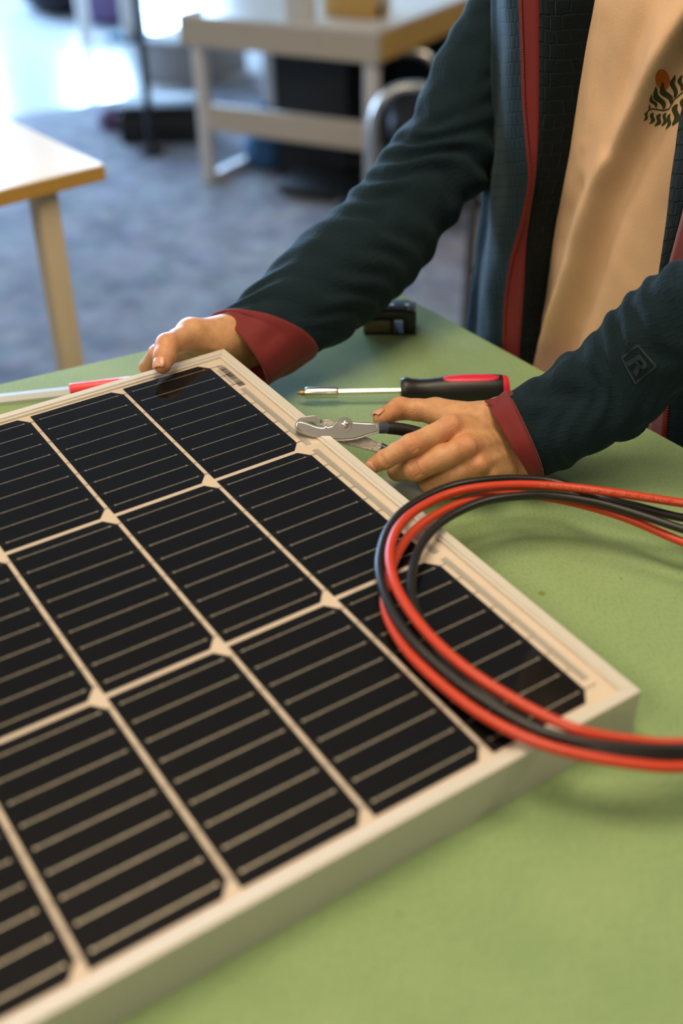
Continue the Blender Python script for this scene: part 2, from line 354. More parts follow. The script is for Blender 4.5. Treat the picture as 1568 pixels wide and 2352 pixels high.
# signed distance fields -> continuous skin
class Field:
    def __init__(s, lo, hi, h):
        s.lo = np.array(lo, float); s.h = h; s.n = np.ceil((np.array(hi) - s.lo) / h).astype(int) + 1
        s.f = np.full(s.n, 0.05, np.float32)
        s.ax = [s.lo[i] + h * np.arange(s.n[i]) for i in range(3)]
    def _box(s, lo, hi):
        i0 = np.clip(np.floor((lo - s.lo) / s.h).astype(int), 0, s.n - 1); i1 = np.clip(np.ceil((hi - s.lo) / s.h).astype(int) + 1, 1, s.n)
        sl = tuple(slice(a, b) for a, b in zip(i0, i1))
        G = np.meshgrid(*[s.ax[k][sl[k]] for k in range(3)], indexing='ij')
        return sl, np.stack(G, -1)
    def cap(s, a, b, ra, rb, k=.004, sub=False, flat=None):
        a, b = np.asarray(a, float), np.asarray(b, float); R = max(ra, rb) + 3 * k + .004
        if flat is not None: R *= 1.6
        sl, P = s._box(np.minimum(a, b) - R, np.maximum(a, b) + R)
        if P.size == 0: return
        ab = b - a; t = np.clip(((P - a) @ ab) / (ab @ ab + 1e-12), 0, 1)
        D = P - (a + t[..., None] * ab)
        if flat is not None:                  # flat = (axis, factor): widen the section along an axis
            axv, fc = unit(flat[0]), flat[1]; c = D @ axv; D = D - c[..., None] * axv * (1 - 1 / fc)
        d = np.linalg.norm(D, axis=-1) - (ra + (rb - ra) * t)
        f = s.f[sl]
        if sub: d = -d; hh = np.clip(.5 - .5 * (d - f) / k, 0, 1); s.f[sl] = f + (d - f) * (1 - hh) + k * hh * (1 - hh)
        else: hh = np.clip(.5 + .5 * (d - f) / k, 0, 1); s.f[sl] = d + (f - d) * hh - k * hh * (1 - hh)
    def ell(s, c, r, k=.01, rot=None):
        c = np.asarray(c, float); r = np.asarray(r, float); R = r.max() + 3 * k + .01
        sl, P = s._box(c - R, c + R); D = P - c
        if rot is not None: D = D @ np.asarray(rot).T
        q = np.linalg.norm(D / r, axis=-1); d = (q - 1) * r.min()
        f = s.f[sl]; hh = np.clip(.5 + .5 * (d - f) / k, 0, 1); s.f[sl] = d + (f - d) * hh - k * hh * (1 - hh)
    def nets(s):
        f = s.f; n = np.array(f.shape); ins = f < 0
        cnt = np.zeros(n - 1, np.float32); acc = np.zeros(tuple(n - 1) + (3,), np.float32)
        cs = lambda dx, dy, dz, A: A[dx:n[0] - 1 + dx, dy:n[1] - 1 + dy, dz:n[2] - 1 + dz]
        corners = [(a, b, c) for a in (0, 1) for b in (0, 1) for c in (0, 1)]
        for c0 in corners:
            for ax in range(3):
                if c0[ax]: continue
                c1 = list(c0); c1[ax] = 1
                fa, fb = cs(*c0, f), cs(*c1, f); mk = (fa < 0) != (fb < 0)
                tt = np.where(mk, fa / np.where(mk, fa - fb, 1), 0)
                for d in range(3):
                    acc[..., d] += np.where(mk, c0[d] + (tt if d == ax else 0), 0)
                cnt += mk
        act = cnt > 0; idx = -np.ones(n - 1, np.int64); idx[act] = np.arange(act.sum())
        I = np.argwhere(act); V = s.lo + s.h * (I + acc[act] / cnt[act][:, None])
        F = []
        for ax in range(3):
            b, c = [q for q in range(3) if q != ax]
            sl0 = [slice(None)] * 3; sl1 = [slice(None)] * 3; sl0[ax] = slice(0, -1); sl1[ax] = slice(1, None)
            A, B = ins[tuple(sl0)], ins[tuple(sl1)]; E = np.argwhere(A != B)
            E = E[(E[:, b] > 0) & (E[:, c] > 0) & (E[:, b] < n[b] - 1) & (E[:, c] < n[c] - 1)]
            if not len(E): continue
            fl = A[tuple(E.T)]
            def ix(db, dc):
                Q = E.copy(); Q[:, b] += db; Q[:, c] += dc; return idx[tuple(Q.T)]
            q = np.stack([ix(-1, -1), ix(0, -1), ix(0, 0), ix(-1, 0)], 1)
            flip = fl if ax != 1 else ~fl
            q[~flip] = q[~flip][:, ::-1]; F.append(q)
        return V, np.concatenate(F)

# ------------------------------------------------------------------ the room
R_ = ROOM; SPLIT = -5.05
def slab(name, x0, x1, y0, y1, z0, z1, mat, label):
    o = box(name, ((x0 + x1) / 2, (y0 + y1) / 2, (z0 + z1) / 2), (x1 - x0, y1 - y0, z1 - z0), mat); return struct(o, label)
fl = slab('floor', SPLIT, R_['x1'], R_['y0'], R_['y1'], -.1, 0, M['carpet'], 'blue grey speckled carpet under the tables')
slab('floor_pale', R_['x0'], SPLIT, R_['y0'], R_['y1'], -.1, 0, M['vinyl'], 'bright pale smooth floor beyond the carpet edge')
slab('ceiling', R_['x0'], R_['x1'], R_['y0'], R_['y1'], R_['h'], R_['h'] + .1, M['ceiling'], 'plain off-white ceiling above the workroom')
slab('wall_right', R_['x0'], R_['x1'], R_['y1'], R_['y1'] + .12, 0, R_['h'], M['wall'], 'plain wall behind the standing person')
slab('wall_left', R_['x0'], R_['x1'], R_['y0'] - .12, R_['y0'], 0, R_['h'], M['wall'], 'plain wall facing the standing person')
slab('wall_near', R_['x1'], R_['x1'] + .12, R_['y0'], R_['y1'], 0, R_['h'], M['wall'], 'plain wall behind the viewer')
def wall_with_windows():
    ys = [R_['y0']]; bm = bmesh.new()
    def add(y0, y1, z0, z1):
        g = bmesh.ops.create_cube(bm, size=1)
        for v in g['verts']: v.co = Vector((R_['x0'] - .06 + v.co.x * .12, (y0 + y1) / 2 + v.co.y * (y1 - y0), (z0 + z1) / 2 + v.co.z * (z1 - z0)))
    edges = []
    for cy, w in WINDOWS: edges.append((cy - w / 2, cy + w / 2))
    y = R_['y0']
    for a, b in edges: add(y, a, 0, R_['h']); add(a, b, 0, .4); add(a, b, 2.7, R_['h']); y = b
    add(y, R_['y1'], 0, R_['h'])
    return struct(bm_obj('wall_far', bm, M['wall']), 'far wall with tall daylight windows')
wall_with_windows()
for i, (cy, w) in enumerate(WINDOWS):
    wn = bpy.data.objects.new('window_%d' % (i + 1), None); COL.objects.link(wn); wn.location = (R_['x0'], cy, .4)
    struct(wn, 'tall white framed window in the far wall, %s' % ('first', 'second', 'third')[i])
    for sy in (-1, 1): box('frame_side', (-.03, sy * (w / 2 - .03), 1.15), (.1, .06, 2.3), M['white_metal'], wn)
    for z in (.03, 1.15, 2.27): box('frame_bar', (-.03, 0, z), (.1, w - .12, .06), M['white_metal'], wn)
    for z in (.59, 1.71): box('pane', (-.03, 0, z), (.006, w - .12, 1.05), M['glass'], wn)
for i, (x, y, where) in enumerate(CEILING_LAMPS):
    e = empty('ceiling_light', 'flat warm ceiling light panel ' + where, 'ceiling light', (x, y, R_['h']), 'ceiling light panels')
    for sx, sy, w, d in ((0, .31, 1.24, .02), (0, -.31, 1.24, .02), (.61, 0, .02, .6), (-.61, 0, .02, .6)):
        box('frame_edge', (sx, sy, -.02), (w, d, .04), M['white_metal'], e)
    box('diffuser', (0, 0, -.012), (1.2, .6, .01), M['lamp'], e)
    a = area('ceiling_lamp_light', (x, y, R_['h'] - .05), (x, y, 0), 1.15, .55, LAMP_POWER, (1.0, .80, .55)); 

# ------------------------------------------------------------------ green work table
def P2(px, py, z=T): return at(px, py, z)[:2]
e0 = np.array([-0.7085, -0.0538]); e1 = np.array([-0.658, 0.400])
dirn = unit(e1 - e0)
corner_far = e1; far_left = e0 - dirn * 1.25
poly = [corner_far - dirn * .014, corner_far + np.array([.004, .004]), np.array([corner_far[0] + .02, .405]), np.array([1.15, .405]), np.array([1.15, far_left[1]]), far_left]
tb = empty('work_table', 'large green-topped work table with thin brown edge under the solar panel', 'table', (0.2, -.3, 0))
def child_at(o, parent): o.location = Vector(o.location) - parent.location; return o
child_at(prism('tabletop', poly, T - .004, T, M['green'], tb, .0008), tb)
child_at(prism('edge_band', [p for p in poly], T - .032, T - .0041, M['edge_wood'], tb, .001), tb)
for x, y in ((-.56, .3), (1.05, .3), (1.05, -1.1), (-.66, -1.1)):
    child_at(box('leg', (x, y, (T - .032) / 2), (.05, .05, T - .032), M['beige_leg'], tb, bevel=.004), tb)

# ------------------------------------------------------------------ solar panel (local axes u, y, z; glass face at z = 0)
TILT = math.radians(3.0); PH = .034
sp = empty('solar_module', 'white-framed solar panel of black half-cut cells lying on the green table', 'solar panel', (0, 0, T))
sp.rotation_euler = (0, TILT, 0)
OFF = np.array([-.518, 0, PH])            # panel coordinates -> local to the near bottom edge
UX0, UX1, VY0, VY1 = -.012, .5195, .1085 - 1.085, .1085
def rail(axis, name='frame_rail'):
    # profile across the rail: distance inwards from outer face, height
    prof = [(0, -PH), (0, .0018), (.0006, .0024), (.0062, .0024), (.0068, .0021), (.0072, .0009), (.0088, .0007), (.0092, .0001), (.0092, -.006), (.0016, -.006), (.0016, -.0325), (.022, -.0325), (.022, -PH)]
    a, b = {'far': ((UX0, VY0), (UX0, VY1)), 'near': ((UX1, VY0), (UX1, VY1)), 'right': ((UX0, VY1), (UX1, VY1)), 'left': ((UX0, VY0), (UX1, VY0))}[axis]
    inn = {'far': (1, 0), 'near': (-1, 0), 'right': (0, -1), 'left': (0, 1)}[axis]
    a, b = np.array(a), np.array(b); dr = unit(b - a); V = []; F = []
    for end, sgn in ((a, 1), (b, -1)):
        for d, z in prof:
            q = end + np.array(inn) * d + dr * d * sgn * .995 + dr * sgn * .00012; V.append((q[0] + OFF[0], q[1], z + OFF[2]))
    n = len(prof)
    for i in range(n):
        j = (i + 1) % n; F.append((i, j, n + j, n + i))
    F += [tuple(range(n)), tuple(range(2 * n - 1, n - 1, -1))]
    o = mesh(name, V, F, M['white_alu'], sp, smooth=False)
    bm = bmesh.new(); bm.from_mesh(o.data); bmesh.ops.recalc_face_normals(bm, faces=bm.faces[:]); bm.to_mesh(o.data); bm.free()
    return o
for a in ('far', 'near', 'right', 'left'): rail(a)
def plate(name, x0, x1, y0, y1, z0, z1, mat, parent=sp, off=OFF):
    return box(name, ((x0 + x1) / 2 + off[0], (y0 + y1) / 2 + off[1], (z0 + z1) / 2 + off[2]), (x1 - x0, y1 - y0, z1 - z0), mat, parent)
plate('backsheet', UX0 + .004, UX1 - .004, VY0 + .004, VY1 - .004, -.0042, -.0012, M['backsheet'])
gx0, gx1, gy0, gy1 = UX0 + .0095 + OFF[0], UX1 - .0095 + OFF[0], VY0 + .0095, VY1 - .0095
mesh('glass_pane', [(gx0, gy0, OFF[2]), (gx1, gy0, OFF[2]), (gx1, gy1, OFF[2]), (gx0, gy1, OFF[2])], [(0, 1, 2, 3)], M['glass'], sp, smooth=False)
CU, CV, GU, GV = .166, .0822, .0041, .0856
cell_me = None; bus_me = None
for i in range(12):
    for j in range(3):
        if cell_me is None:
            c1, c2 = .0092, .0078
            p = [(0, 0), (CU, 0), (CU, CV - c2), (CU - c1, CV), (c1, CV), (0, CV - c2)]
            c = prism('cell', p, 0, .0003, M['cell'], sp); cell_me = c.data
            V = []; F = []
            def quad(x0, x1, y0, y1, z):
                k = len(V); V.extend([(x0, y0, z), (x1, y0, z), (x1, y1, z), (x0, y1, z)]); F.append((k, k + 1, k + 2, k + 3))
            for q in range(9):
                uu = CU / 9 * (q + .5); w = .00048
                quad(uu - w, uu + w, .0055, CV - .0062, .0006)               # bright wire
                for yy in (.0055, CV - .0062): quad(uu - .0009, uu + .0009, yy - .0008, yy + .0008, .00068)
                for s in range(4): quad(uu - .0007, uu + .0007, .017 + s * .0155, .0178 + s * .0155, .00065)
            b = mesh('busbar', V, F, M['busbar'], c, smooth=False); bus_me = b.data
        else:
            c = link(bpy.data.objects.new('cell', cell_me), sp); b = link(bpy.data.objects.new('busbar', bus_me), c)
        c.location = (j * (CU + GU) + OFF[0], -GV * i, -.0011 + OFF[2])
# fine dark wire tails that cross the gaps between cells, and silver collector ribbons at the right end
V = []; F = []
for i in range(12):
    for j in range(3):
        for q in range(9):
            uu = j * (CU + GU) + CU / 9 * (q + .5) + OFF[0]; y0 = CV - .006 - GV * i; y1 = (CV + .0095) if i == 0 else (GV - GV * i + .005); z = -.00062 + OFF[2]
            k = len(V); V += [(uu - .00025, y0, z), (uu + .00025, y0, z), (uu + .00025, y1, z), (uu - .00025, y1, z)]; F.append((k, k + 1, k + 2, k + 3))
M['tail'] = plain('dull_wire', (96, 90, 80), .5, .6)
mesh('wire_tail', V, F, M['tail'], sp, smooth=False)['kind'] = 'stuff'
for a, b in ((.056, .1645), (.1735, .336), (.3435, .4905)): plate('ribbon', a, b, .0868, .0916, -.0011, -.0006, M['ribbon'])
# barcode printed on the backsheet
random.seed(4); V = []; F = []; x = .0125
def pq(x0, x1, y0, y1, z=-.0009):
    k = len(V); V.extend([(x0 + OFF[0], y0, z + OFF[2]), (x1 + OFF[0], y0, z + OFF[2]), (x1 + OFF[0], y1, z + OFF[2]), (x0 + OFF[0], y1, z + OFF[2])]); F.append((k, k + 1, k + 2, k + 3))
pq(.0095, .0105, .0885, .0945)
while x < .052:
    w = random.choice((.0005, .0008, .0012)); pq(x, x + w, .0885, .0950); x += w + random.choice((.0005, .0007, .0012))
x = .016
while x < .047:
    pq(x, x + .0006, .0855, .0872); pq(x, x + .0012, .0855, .0858); x += .0021
mesh('barcode', V, F, M['ink'], sp, smooth=False)

# ------------------------------------------------------------------ cable coils
def zpx(x, y, s, ox, oy): return (ox + x / s, oy + y / s)
def cz(L):
    return [at(840 + x / 2.154, 1060 + y / 2.154, T + h) for x, y, h in L]
CR = .0034
blk_outer = [(1900, 330, .030), (1568, 280, .034), (1350, 225, .037), (1150, 178, .040), (950, 105, .042), (780, 86, .044), (600, 92, .046), (400, 128, .050), (210, 225, .055), (110, 335, .058), (68, 470, .059), (75, 590, .058), (125, 730, .056), (220, 875, .054), (370, 1020, .051), (560, 1165, .049), (800, 1305, .047), (1000, 1372, .046), (1250, 1412, .045), (1568, 1425, .043), (1950, 1390, .036)]
red_outer = [(1900, 255, .044), (1568, 206, .047), (1250, 158, .050), (950, 122, .051), (700, 116, .053), (450, 148, .056), (265, 230, .061), (160, 325, .064), (118, 440, .065), (130, 560, .064), (180, 680, .062), (300, 845, .059), (490, 1020, .056), (700, 1158, .053), (900, 1268, .051), (1080, 1338, .050), (1300, 1378, .044), (1568, 1395, .038), (1950, 1340, .030)]
red_inner = [(1900, 530, .022), (1568, 400, .026), (1300, 285, .030), (1100, 222, .033), (900, 178, .036), (700, 164, .040), (500, 195, .046), (350, 262, .050), (235, 345, .052), (165, 440, .053), (115, 560, .053), (92, 680, .051), (120, 800, .049), (220, 955, .048), (400, 1125, .046), (600, 1270, .045), (850, 1392, .044), (1100, 1460, .043), (1350, 1500, .042), (1568, 1512, .040), (1950, 1480, .034)]
blk_inner = [(1900, 440, .032), (1568, 335, .036), (1350, 262, .039), (1150, 205, .042), (950, 172, .044), (800, 168, .046), (600, 192, .050), (430, 262, .053), (325, 345, .055), (260, 440, .056), (228, 550, .056), (225, 650, .055), (250, 750, .053), (320, 880, .051), (440, 1035, .049), (620, 1180, .047), (850, 1330, .045), (1050, 1405, .0435), (1250, 1446, .042), (1568, 1464, .039), (1950, 1430, .032)]
def smooth_path(L, n=220):
    P = catmull(cz(L), n)
    for _ in range(6): P[1:-1] = .25 * P[:-2] + .5 * P[1:-1] + .25 * P[2:]
    return P
paths = {k: smooth_path(v) for k, v in dict(bo=blk_outer, ro=red_outer, ri=red_inner, bi=blk_inner).items()}
def bridge(a, b, ra, rb, out, n=60):
    """round return of the loop on the far side: from end a (tangent ra) to start b (tangent rb)"""
    a, b = np.array(a), np.array(b); L = np.linalg.norm(b - a) * 1.05
    t = np.linspace(0, 1, n)[:, None]; p1 = a + unit(ra) * L * .62; p2 = b - unit(rb) * L * .62
    P = (1 - t) ** 3 * a + 3 * (1 - t) ** 2 * t * p1 + 3 * (1 - t) * t * t * p2 + t ** 3 * b
    P[:, 2] = np.maximum(P[:, 2], T + .008)
    return P[1:-1]
def tail(a, tan, end, dend, n=40):
    a, end = np.array(a), np.array(end); L = np.linalg.norm(end - a); t = np.linspace(0, 1, n)[:, None]
    p1 = a + unit(tan) * L * .45; p2 = end - unit(dend) * L * .4
    P = (1 - t) ** 3 * a + 3 * (1 - t) ** 2 * t * p1 + 3 * (1 - t) * t * t * p2 + t ** 3 * end
    P[:, 2] = np.maximum(P[:, 2], T + CR + .0004); return P
def coil(name, first, second, mat, label, end_a, end_b):
    br = bridge(first[-1], second[0], first[-1] - first[-2], second[1] - second[0], 0)
    ta_ = tail(first[0], first[0] - first[1], *end_a); tb_ = tail(second[-1], second[-1] - second[-2], *end_b)
    P = np.concatenate([ta_[:0:-1], first, br, second, tb_[1:]])
    o = tube(name, P, CR, mat, None, 14); tag(o, label, 'cable')
    for e, d in ((ta_[-1], unit(ta_[-1] - ta_[-2])), (tb_[-1], unit(tb_[-1] - tb_[-2]))):
        d = unit(d * np.array([1, 1, 0])); c0 = np.array([e[0], e[1], T + .0072])
        lathe('connector', c0 - d * .004, c0 + d * .040, [(0, .0040), (.05, .0064), (.3, .0068), (.32, .0058), (.62, .0058), (.64, .0066), (.85, .0066), (.87, .0040), (1, .0036)], M['plastic_black'], o, 18)
    return o
red_cable = coil('solar_cable', paths['ro'], paths['ri'], M['cable_red'], 'red insulated solar cable coiled over the panel corner', ((.19, .235, T + .004), (.5, -.8, 0)), ((.30, .27, T + .004), (.5, .8, 0)))
black_cable = coil('solar_cable', paths['bi'], paths['bo'], M['cable_black'], 'black insulated solar cable coiled together with the red one', ((.20, .330, T + .004), (1, -.2, 0)), ((.34, .20, T + .004), (.9, .4, 0)))
def text_mesh(txt, size):
    cu = bpy.data.curves.new('t', 'FONT'); cu.body = txt; cu.size = size; cu.resolution_u = 2
    ob = bpy.data.objects.new('t', cu); COL.objects.link(ob); dg = bpy.context.evaluated_depsgraph_get()
    me = bpy.data.meshes.new_from_object(ob.evaluated_get(dg)); bpy.data.objects.remove(ob); bpy.data.curves.remove(cu)
    V = np.array([v.co[:] for v in me.vertices]); F = [tuple(p.vertices) for p in me.polygons]; bpy.data.meshes.remove(me)
    return V, F
def cable_text(path, s_start, txt, size, mat, parent):
    """lettering printed along the sheath; it reads from the image's right towards its left, upside down to the viewer"""
    V, F = text_mesh(txt, size); d = np.linalg.norm(np.diff(path, axis=0), axis=1); S = np.concatenate([[0], np.cumsum(d)])
    out = []
    for v in V:
        s = s_start + v[0]; p = np.array([np.interp(s, S, path[:, k]) for k in range(3)]); q = np.array([np.interp(s + .002, S, path[:, k]) for k in range(3)])
        tn = unit(q - p); vw = unit(CW - p); nn = unit(vw - tn * (vw @ tn)); up = np.cross(nn, tn)
        ang = (v[1] - size * .33) / CR
        out.append(p + (CR + .00012) * (np.cos(ang) * nn + np.sin(ang) * up))
    return mesh('lettering', out, F, mat, parent, smooth=False)
ro = paths['ro']; d = np.linalg.norm(np.diff(ro, axis=0), axis=1); S = np.concatenate([[0], np.cumsum(d)])
s0 = S[np.argmin(np.linalg.norm(ro - at(1568, 1160, T + .047), axis=1))]
cable_text(ro, s0, '6mm²  AC0.6/1.0KV  DC1.8KV  -40°C +90°C  Solar PV Cable   CE', .0040, M['cable_print'], red_cable)

# ------------------------------------------------------------------ screwdriver lying on the table
zt = T + .0148
A0 = at(680, 903, T + .0125); B0 = at(1169, 893, zt)
L0 = np.linalg.norm(B0 - A0); f_ = lambda px: (px - 680) / 489
sd = empty('screwdriver', 'bit screwdriver with fat black and pink handle behind the hand', 'screwdriver', (A0 + B0) / 2 * np.array([1, 1, 0]) + np.array([0, 0, T]))
def rel(o, e):
    o.matrix_parent_inverse = Matrix.Translation(-Vector(e.location)); return o
rel(lathe('bit', A0, B0, [(f_(681), .0005), (f_(686), .0014), (f_(691), .0017), (f_(692), .0026), (f_(697), .0028), (f_(701), .0020)], M['brass'], sd, 12), sd)
rel(lathe('bit_holder', A0, B0, [(f_(699), .0036), (f_(701), .0050), (f_(705), .0054), (f_(772), .0054), (f_(776), .0050), (f_(778), .0030)], M['chrome'], sd, 24), sd)
rel(lathe('shaft', A0, B0, [(f_(776), .0029), (f_(924), .0029)], M['chrome'], sd, 6), sd)
hp = [(920, .009), (922, .0118), (926, .0128), (936, .0130), (948, .0117), (965, .0110), (985, .0113), (1005, .0124), (1030, .0138), (1060, .0146), (1100, .0146), (1130, .0142), (1150, .0136), (1153, .0133)]
hprof = [(f_(p), r) for p, r in hp]
rel(lathe('handle', A0, B0, hprof, M['plastic_black'], sd, 40), sd)
rel(lathe('end_cap', A0, B0, [(f_(1153), .0134), (f_(1160), .0132), (f_(1166), .0116), (f_(1169), .007)], M['pink'], sd, 36), sd)
def handle_patch(name, p0, p1, a0, a1, lift, mat, n=24, round_=True):
    ax = unit(B0 - A0); up = unit(np.array([0, 0, 1.]) - ax * ax[2]); sdv = np.cross(ax, up); V = []; mcol = 9
    for i in range(n):
        u = i / (n - 1); px = p0 + (p1 - p0) * u
        wid = (1 - abs(2 * u - 1) ** 3.5) ** .5 if round_ else 1
        r = np.interp(f_(px), [q[0] for q in hprof], [q[1] for q in hprof])
        for j in range(mcol):
            v = (j / (mcol - 1) - .5) * wid + .5; an = a0 + (a1 - a0) * v
            e = 1 - (2 * j / (mcol - 1) - 1) ** 6
            V.append(A0 + (B0 - A0) * f_(px) + (r + lift * e) * (math.cos(an) * up + math.sin(an) * sdv))
    return rel(mesh(name, V, grid_faces(n, mcol), mat, sd), sd)
SIDE = 1 if (np.cross(unit(B0 - A0), np.array([0, 0, 1.])) @ (CW - A0)) > 0 else -1
handle_patch('grip_inlay', 1016, 1145, SIDE * -.25, SIDE * .55, .0008, M['pink'])
M['dots'] = plain('dotted_rubber', (18, 17, 17), .6)
for p0, p1 in ((1012, 1068), (1072, 1146)):
    # knurled pads of small raised dots
    ax = unit(B0 - A0); up = unit(np.array([0, 0, 1.]) - ax * ax[2]); sdv = np.cross(ax, up); V = []; F = []
    for i in range(16):
        for j in range(8):
            u = (i + .5 * (j % 2) + .25) / 16.5; vv = (j + .5) / 8
            if (2 * u - 1) ** 2 + (2 * vv - 1) ** 2 > 1: continue
            px = p0 + (p1 - p0) * u; an = SIDE * (.95 + .75 * vv); r = np.interp(f_(px), [q[0] for q in hprof], [q[1] for q in hprof])
            c = A0 + (B0 - A0) * f_(px); nrm = math.cos(an) * up + math.sin(an) * sdv; tn = np.cross(nrm, ax); k = len(V)
            for w in range(5): V.append(c + nrm * r + .00052 * (math.cos(w * 1.2566) * ax + math.sin(w * 1.2566) * tn))
            V.append(c + nrm * (r + .0006)); F += [(k + w, k + (w + 1) % 5, k + 5) for w in range(5)]
    o = rel(mesh('grip_dots', V, F, M['dots'], sd), sd)

# ------------------------------------------------------------------ steel tool lying behind the panel's far rail
def prism_along(name, a, b, prof, mat, parent, side=None):
    """extrude a closed cross-section (side, up) from a to b"""
    a, b = np.asarray(a, float), np.asarray(b, float); ax = unit(b - a); up = unit(np.array([0, 0, 1.]) - ax * ax[2]); sdv = np.cross(up, ax)
    V = [e + s * sdv + h * up for e in (a, b) for s, h in prof]; n = len(prof)
    F = [(i, (i + 1) % n, n + (i + 1) % n, n + i) for i in range(n)] + [tuple(range(n))[::-1], tuple(range(n, 2 * n))]
    o = mesh(name, V, F, mat, parent, smooth=False); bm = bmesh.new(); bm.from_mesh(o.data); bmesh.ops.recalc_face_normals(bm, faces=bm.faces[:]); bm.to_mesh(o.data); bm.free(); return o
ta, tbp = at(-230, 951, T), at(163, 908, T); te = at(330, 890, T)
M['blade'] = plain('bright_steel', (206, 206, 204), .38, .55)
st = empty('steel_tool', 'long steel bladed hand tool with red handle behind the far panel rail', 'hand tool', ta)
rel(prism_along('blade', ta, tbp, [(-.006, 0), (.006, 0), (.0065, .004), (.003, .0085), (-.003, .0085), (-.0065, .004)], M['blade'], st), st)
rel(lathe('handle', tbp + np.array([0, 0, .0062]), te + np.array([0, 0, .0066]), [(-.01, .003), (0, .0056), (.06, .0060), (.4, .0062), (.8, .0064), (.95, .006), (1, .003)], M['red_handle'], st, 20), st)

# ------------------------------------------------------------------ small black case by the table's far corner
b0, b1 = at(836, 768, T), at(955, 768, T)
bd = b1 - b0; rz = math.atan2(bd[1], bd[0]); bc = (b0 + b1) / 2 + np.array([-math.sin(rz), math.cos(rz), 0]) * .013
cs = empty('black_case', 'small glossy black case with olive lower band under the raised sleeve', 'case', (bc[0], bc[1], T), None, rz)
BL = np.linalg.norm(bd)
box('lower_band', (-.012, 0, .0085), (BL - .022, .026, .015), M['olive_clear'], cs, bevel=.0012)
box('base', (0, 0, .0012), (BL, .03, .0024), M['black'], cs)
box('end_block', (BL / 2 - .007, 0, .014), (.014, .03, .025), M['plastic_black'], cs, bevel=.003)
box('lid', (-.004, 0, .0225), (BL - .004, .032, .013), M['plastic_black'], cs, bevel=.004)
box('divider', (BL / 2 - .026, -.0133, .0085), (.003, .0012, .015), M['black'], cs)
for x in (-.004, -.02, -.036): tube('rivet', [(BL / 2 + x - .006, -.004, .028), (BL / 2 + x - .006, -.004, .0305)], .0028, M['chrome'], cs, 10)

# ------------------------------------------------------------------ slip-joint pliers held over the frame
PD = .968
pc = atd(795, 975, PD)
pl = empty('pliers', 'chrome slip-joint pliers with black dipped grips held above the frame', 'pliers', pc)
def pz(x, y, dz=0.0):            # zoomed outline -> point in the pliers' plane, dz towards the viewer
    return atd(650 + x / 5.227, 930 + y / 5.227, PD) - CAMZ * dz
def pl_plate(name, outline, z0, z1, mat, bev=.0009):
    bm = bmesh.new(); vs = [bm.verts.new(tuple(pz(x, y, z0))) for x, y in outline]
    f = bm.faces.new(vs); r = bmesh.ops.extrude_face_region(bm, geom=[f])
    for v in r['geom']:
        if isinstance(v, bmesh.types.BMVert): v.co += Vector(-CAMZ * (z1 - z0))
    bmesh.ops.recalc_face_normals(bm, faces=bm.faces[:])
    if bev: bmesh.ops.bevel(bm, geom=[e for e in bm.edges if abs((e.verts[0].co - e.verts[1].co).normalized().dot(Vector(CAMZ))) < .5], offset=bev, segments=5, affect='EDGES', clamp_overlap=True)
    o = bm_obj(name, bm, mat, pl); smooth_by_angle(o, 75); return rel(o, pl)
halfA = [(140, 258), (152, 300), (192, 330), (262, 365), (352, 392), (470, 412), (600, 434), (720, 440), (850, 426), (950, 400), (1050, 366), (1150, 338), (1150, 215), (1000, 213), (880, 205), (760, 195), (680, 180), (622, 202), (592, 242), (545, 258), (515, 236), (480, 266), (430, 262), (370, 246), (300, 218), (232, 198), (186, 192), (156, 210)]
pl_plate('plier_half', halfA, .0002, .0062, M['chrome'], .0026)
jawA = [(146, 262), (156, 302), (196, 332), (264, 367), (354, 394), (470, 414), (560, 424), (430, 330), (300, 262), (200, 222), (160, 226)]
pl_plate('jaw_block', jawA, -.0055, .0003, M['chrome'], .0009)
halfB = [(480, 172), (560, 178), (600, 200), (760, 300), (920, 392), (1000, 386), (1090, 424), (1180, 468), (1186, 556), (1118, 570), (900, 512), (720, 472), (640, 432), (560, 380), (470, 320), (440, 250)]
pl_plate('plier_half', halfB, -.0052, -.0004, M['cast_steel'], .0007)
jawB = [(150, 248), (160, 184), (202, 154), (272, 138), (360, 126), (405, 132), (426, 160), (440, 174), (484, 176), (470, 262), (440, 255), (425, 205), (405, 196), (393, 206), (381, 197), (369, 207), (357, 198), (345, 208), (333, 200), (318, 206), (300, 196), (250, 188), (200, 186), (168, 206)]
pl_plate('jaw_block', jawB, -.0085, .0006, M['chrome'], .0006)
bm = bmesh.new(); bmesh.ops.create_cone(bm, cap_ends=True, segments=6, radius1=.0056, radius2=.0054, depth=.0032)
bmesh.ops.bevel(bm, geom=bm.edges[:], offset=.0006, segments=2, affect='EDGES')
nut = bm_obj('pivot_nut', bm, M['chrome'], pl); q = Vector(-CAMZ).to_track_quat('Z', 'Y'); nut.rotation_mode = 'QUATERNION'; nut.rotation_quaternion = q
nut.location = tuple(pz(742, 248, .0076)); rel(nut, pl); smooth_by_angle(nut, 30)
rel(lathe('pivot_bolt', pz(742, 248, .0084), pz(742, 248, .0112), [(0, .0032), (.5, .0031), (.8, .0024), (1, .0012)], M['chrome'], pl, 18), pl)
rel(lathe('pivot_washer', pz(742, 250, .0058), pz(742, 250, .0065), [(0, .0068), (1, .0068)], M['chrome'], pl, 24), pl)
gA = catmull([atd(868, 983, PD - .001), atd(905, 984, PD + .003), atd(950, 992, PD + .008), atd(1000, 1010, PD + .012), atd(1055, 1036, PD + .014)], 30)
rel(tube('grip', gA[3:], np.interp(np.linspace(0, 1, 27), [0, .1, .8, 1], [.0045, .0052, .0054, .0035]), M['grip_black'], pl, 18), pl)
rel(tube('grip_band', gA[:6], [.0044, .0047, .0047, .0047, .0048, .0046], M['grip_blue'], pl, 18), pl)
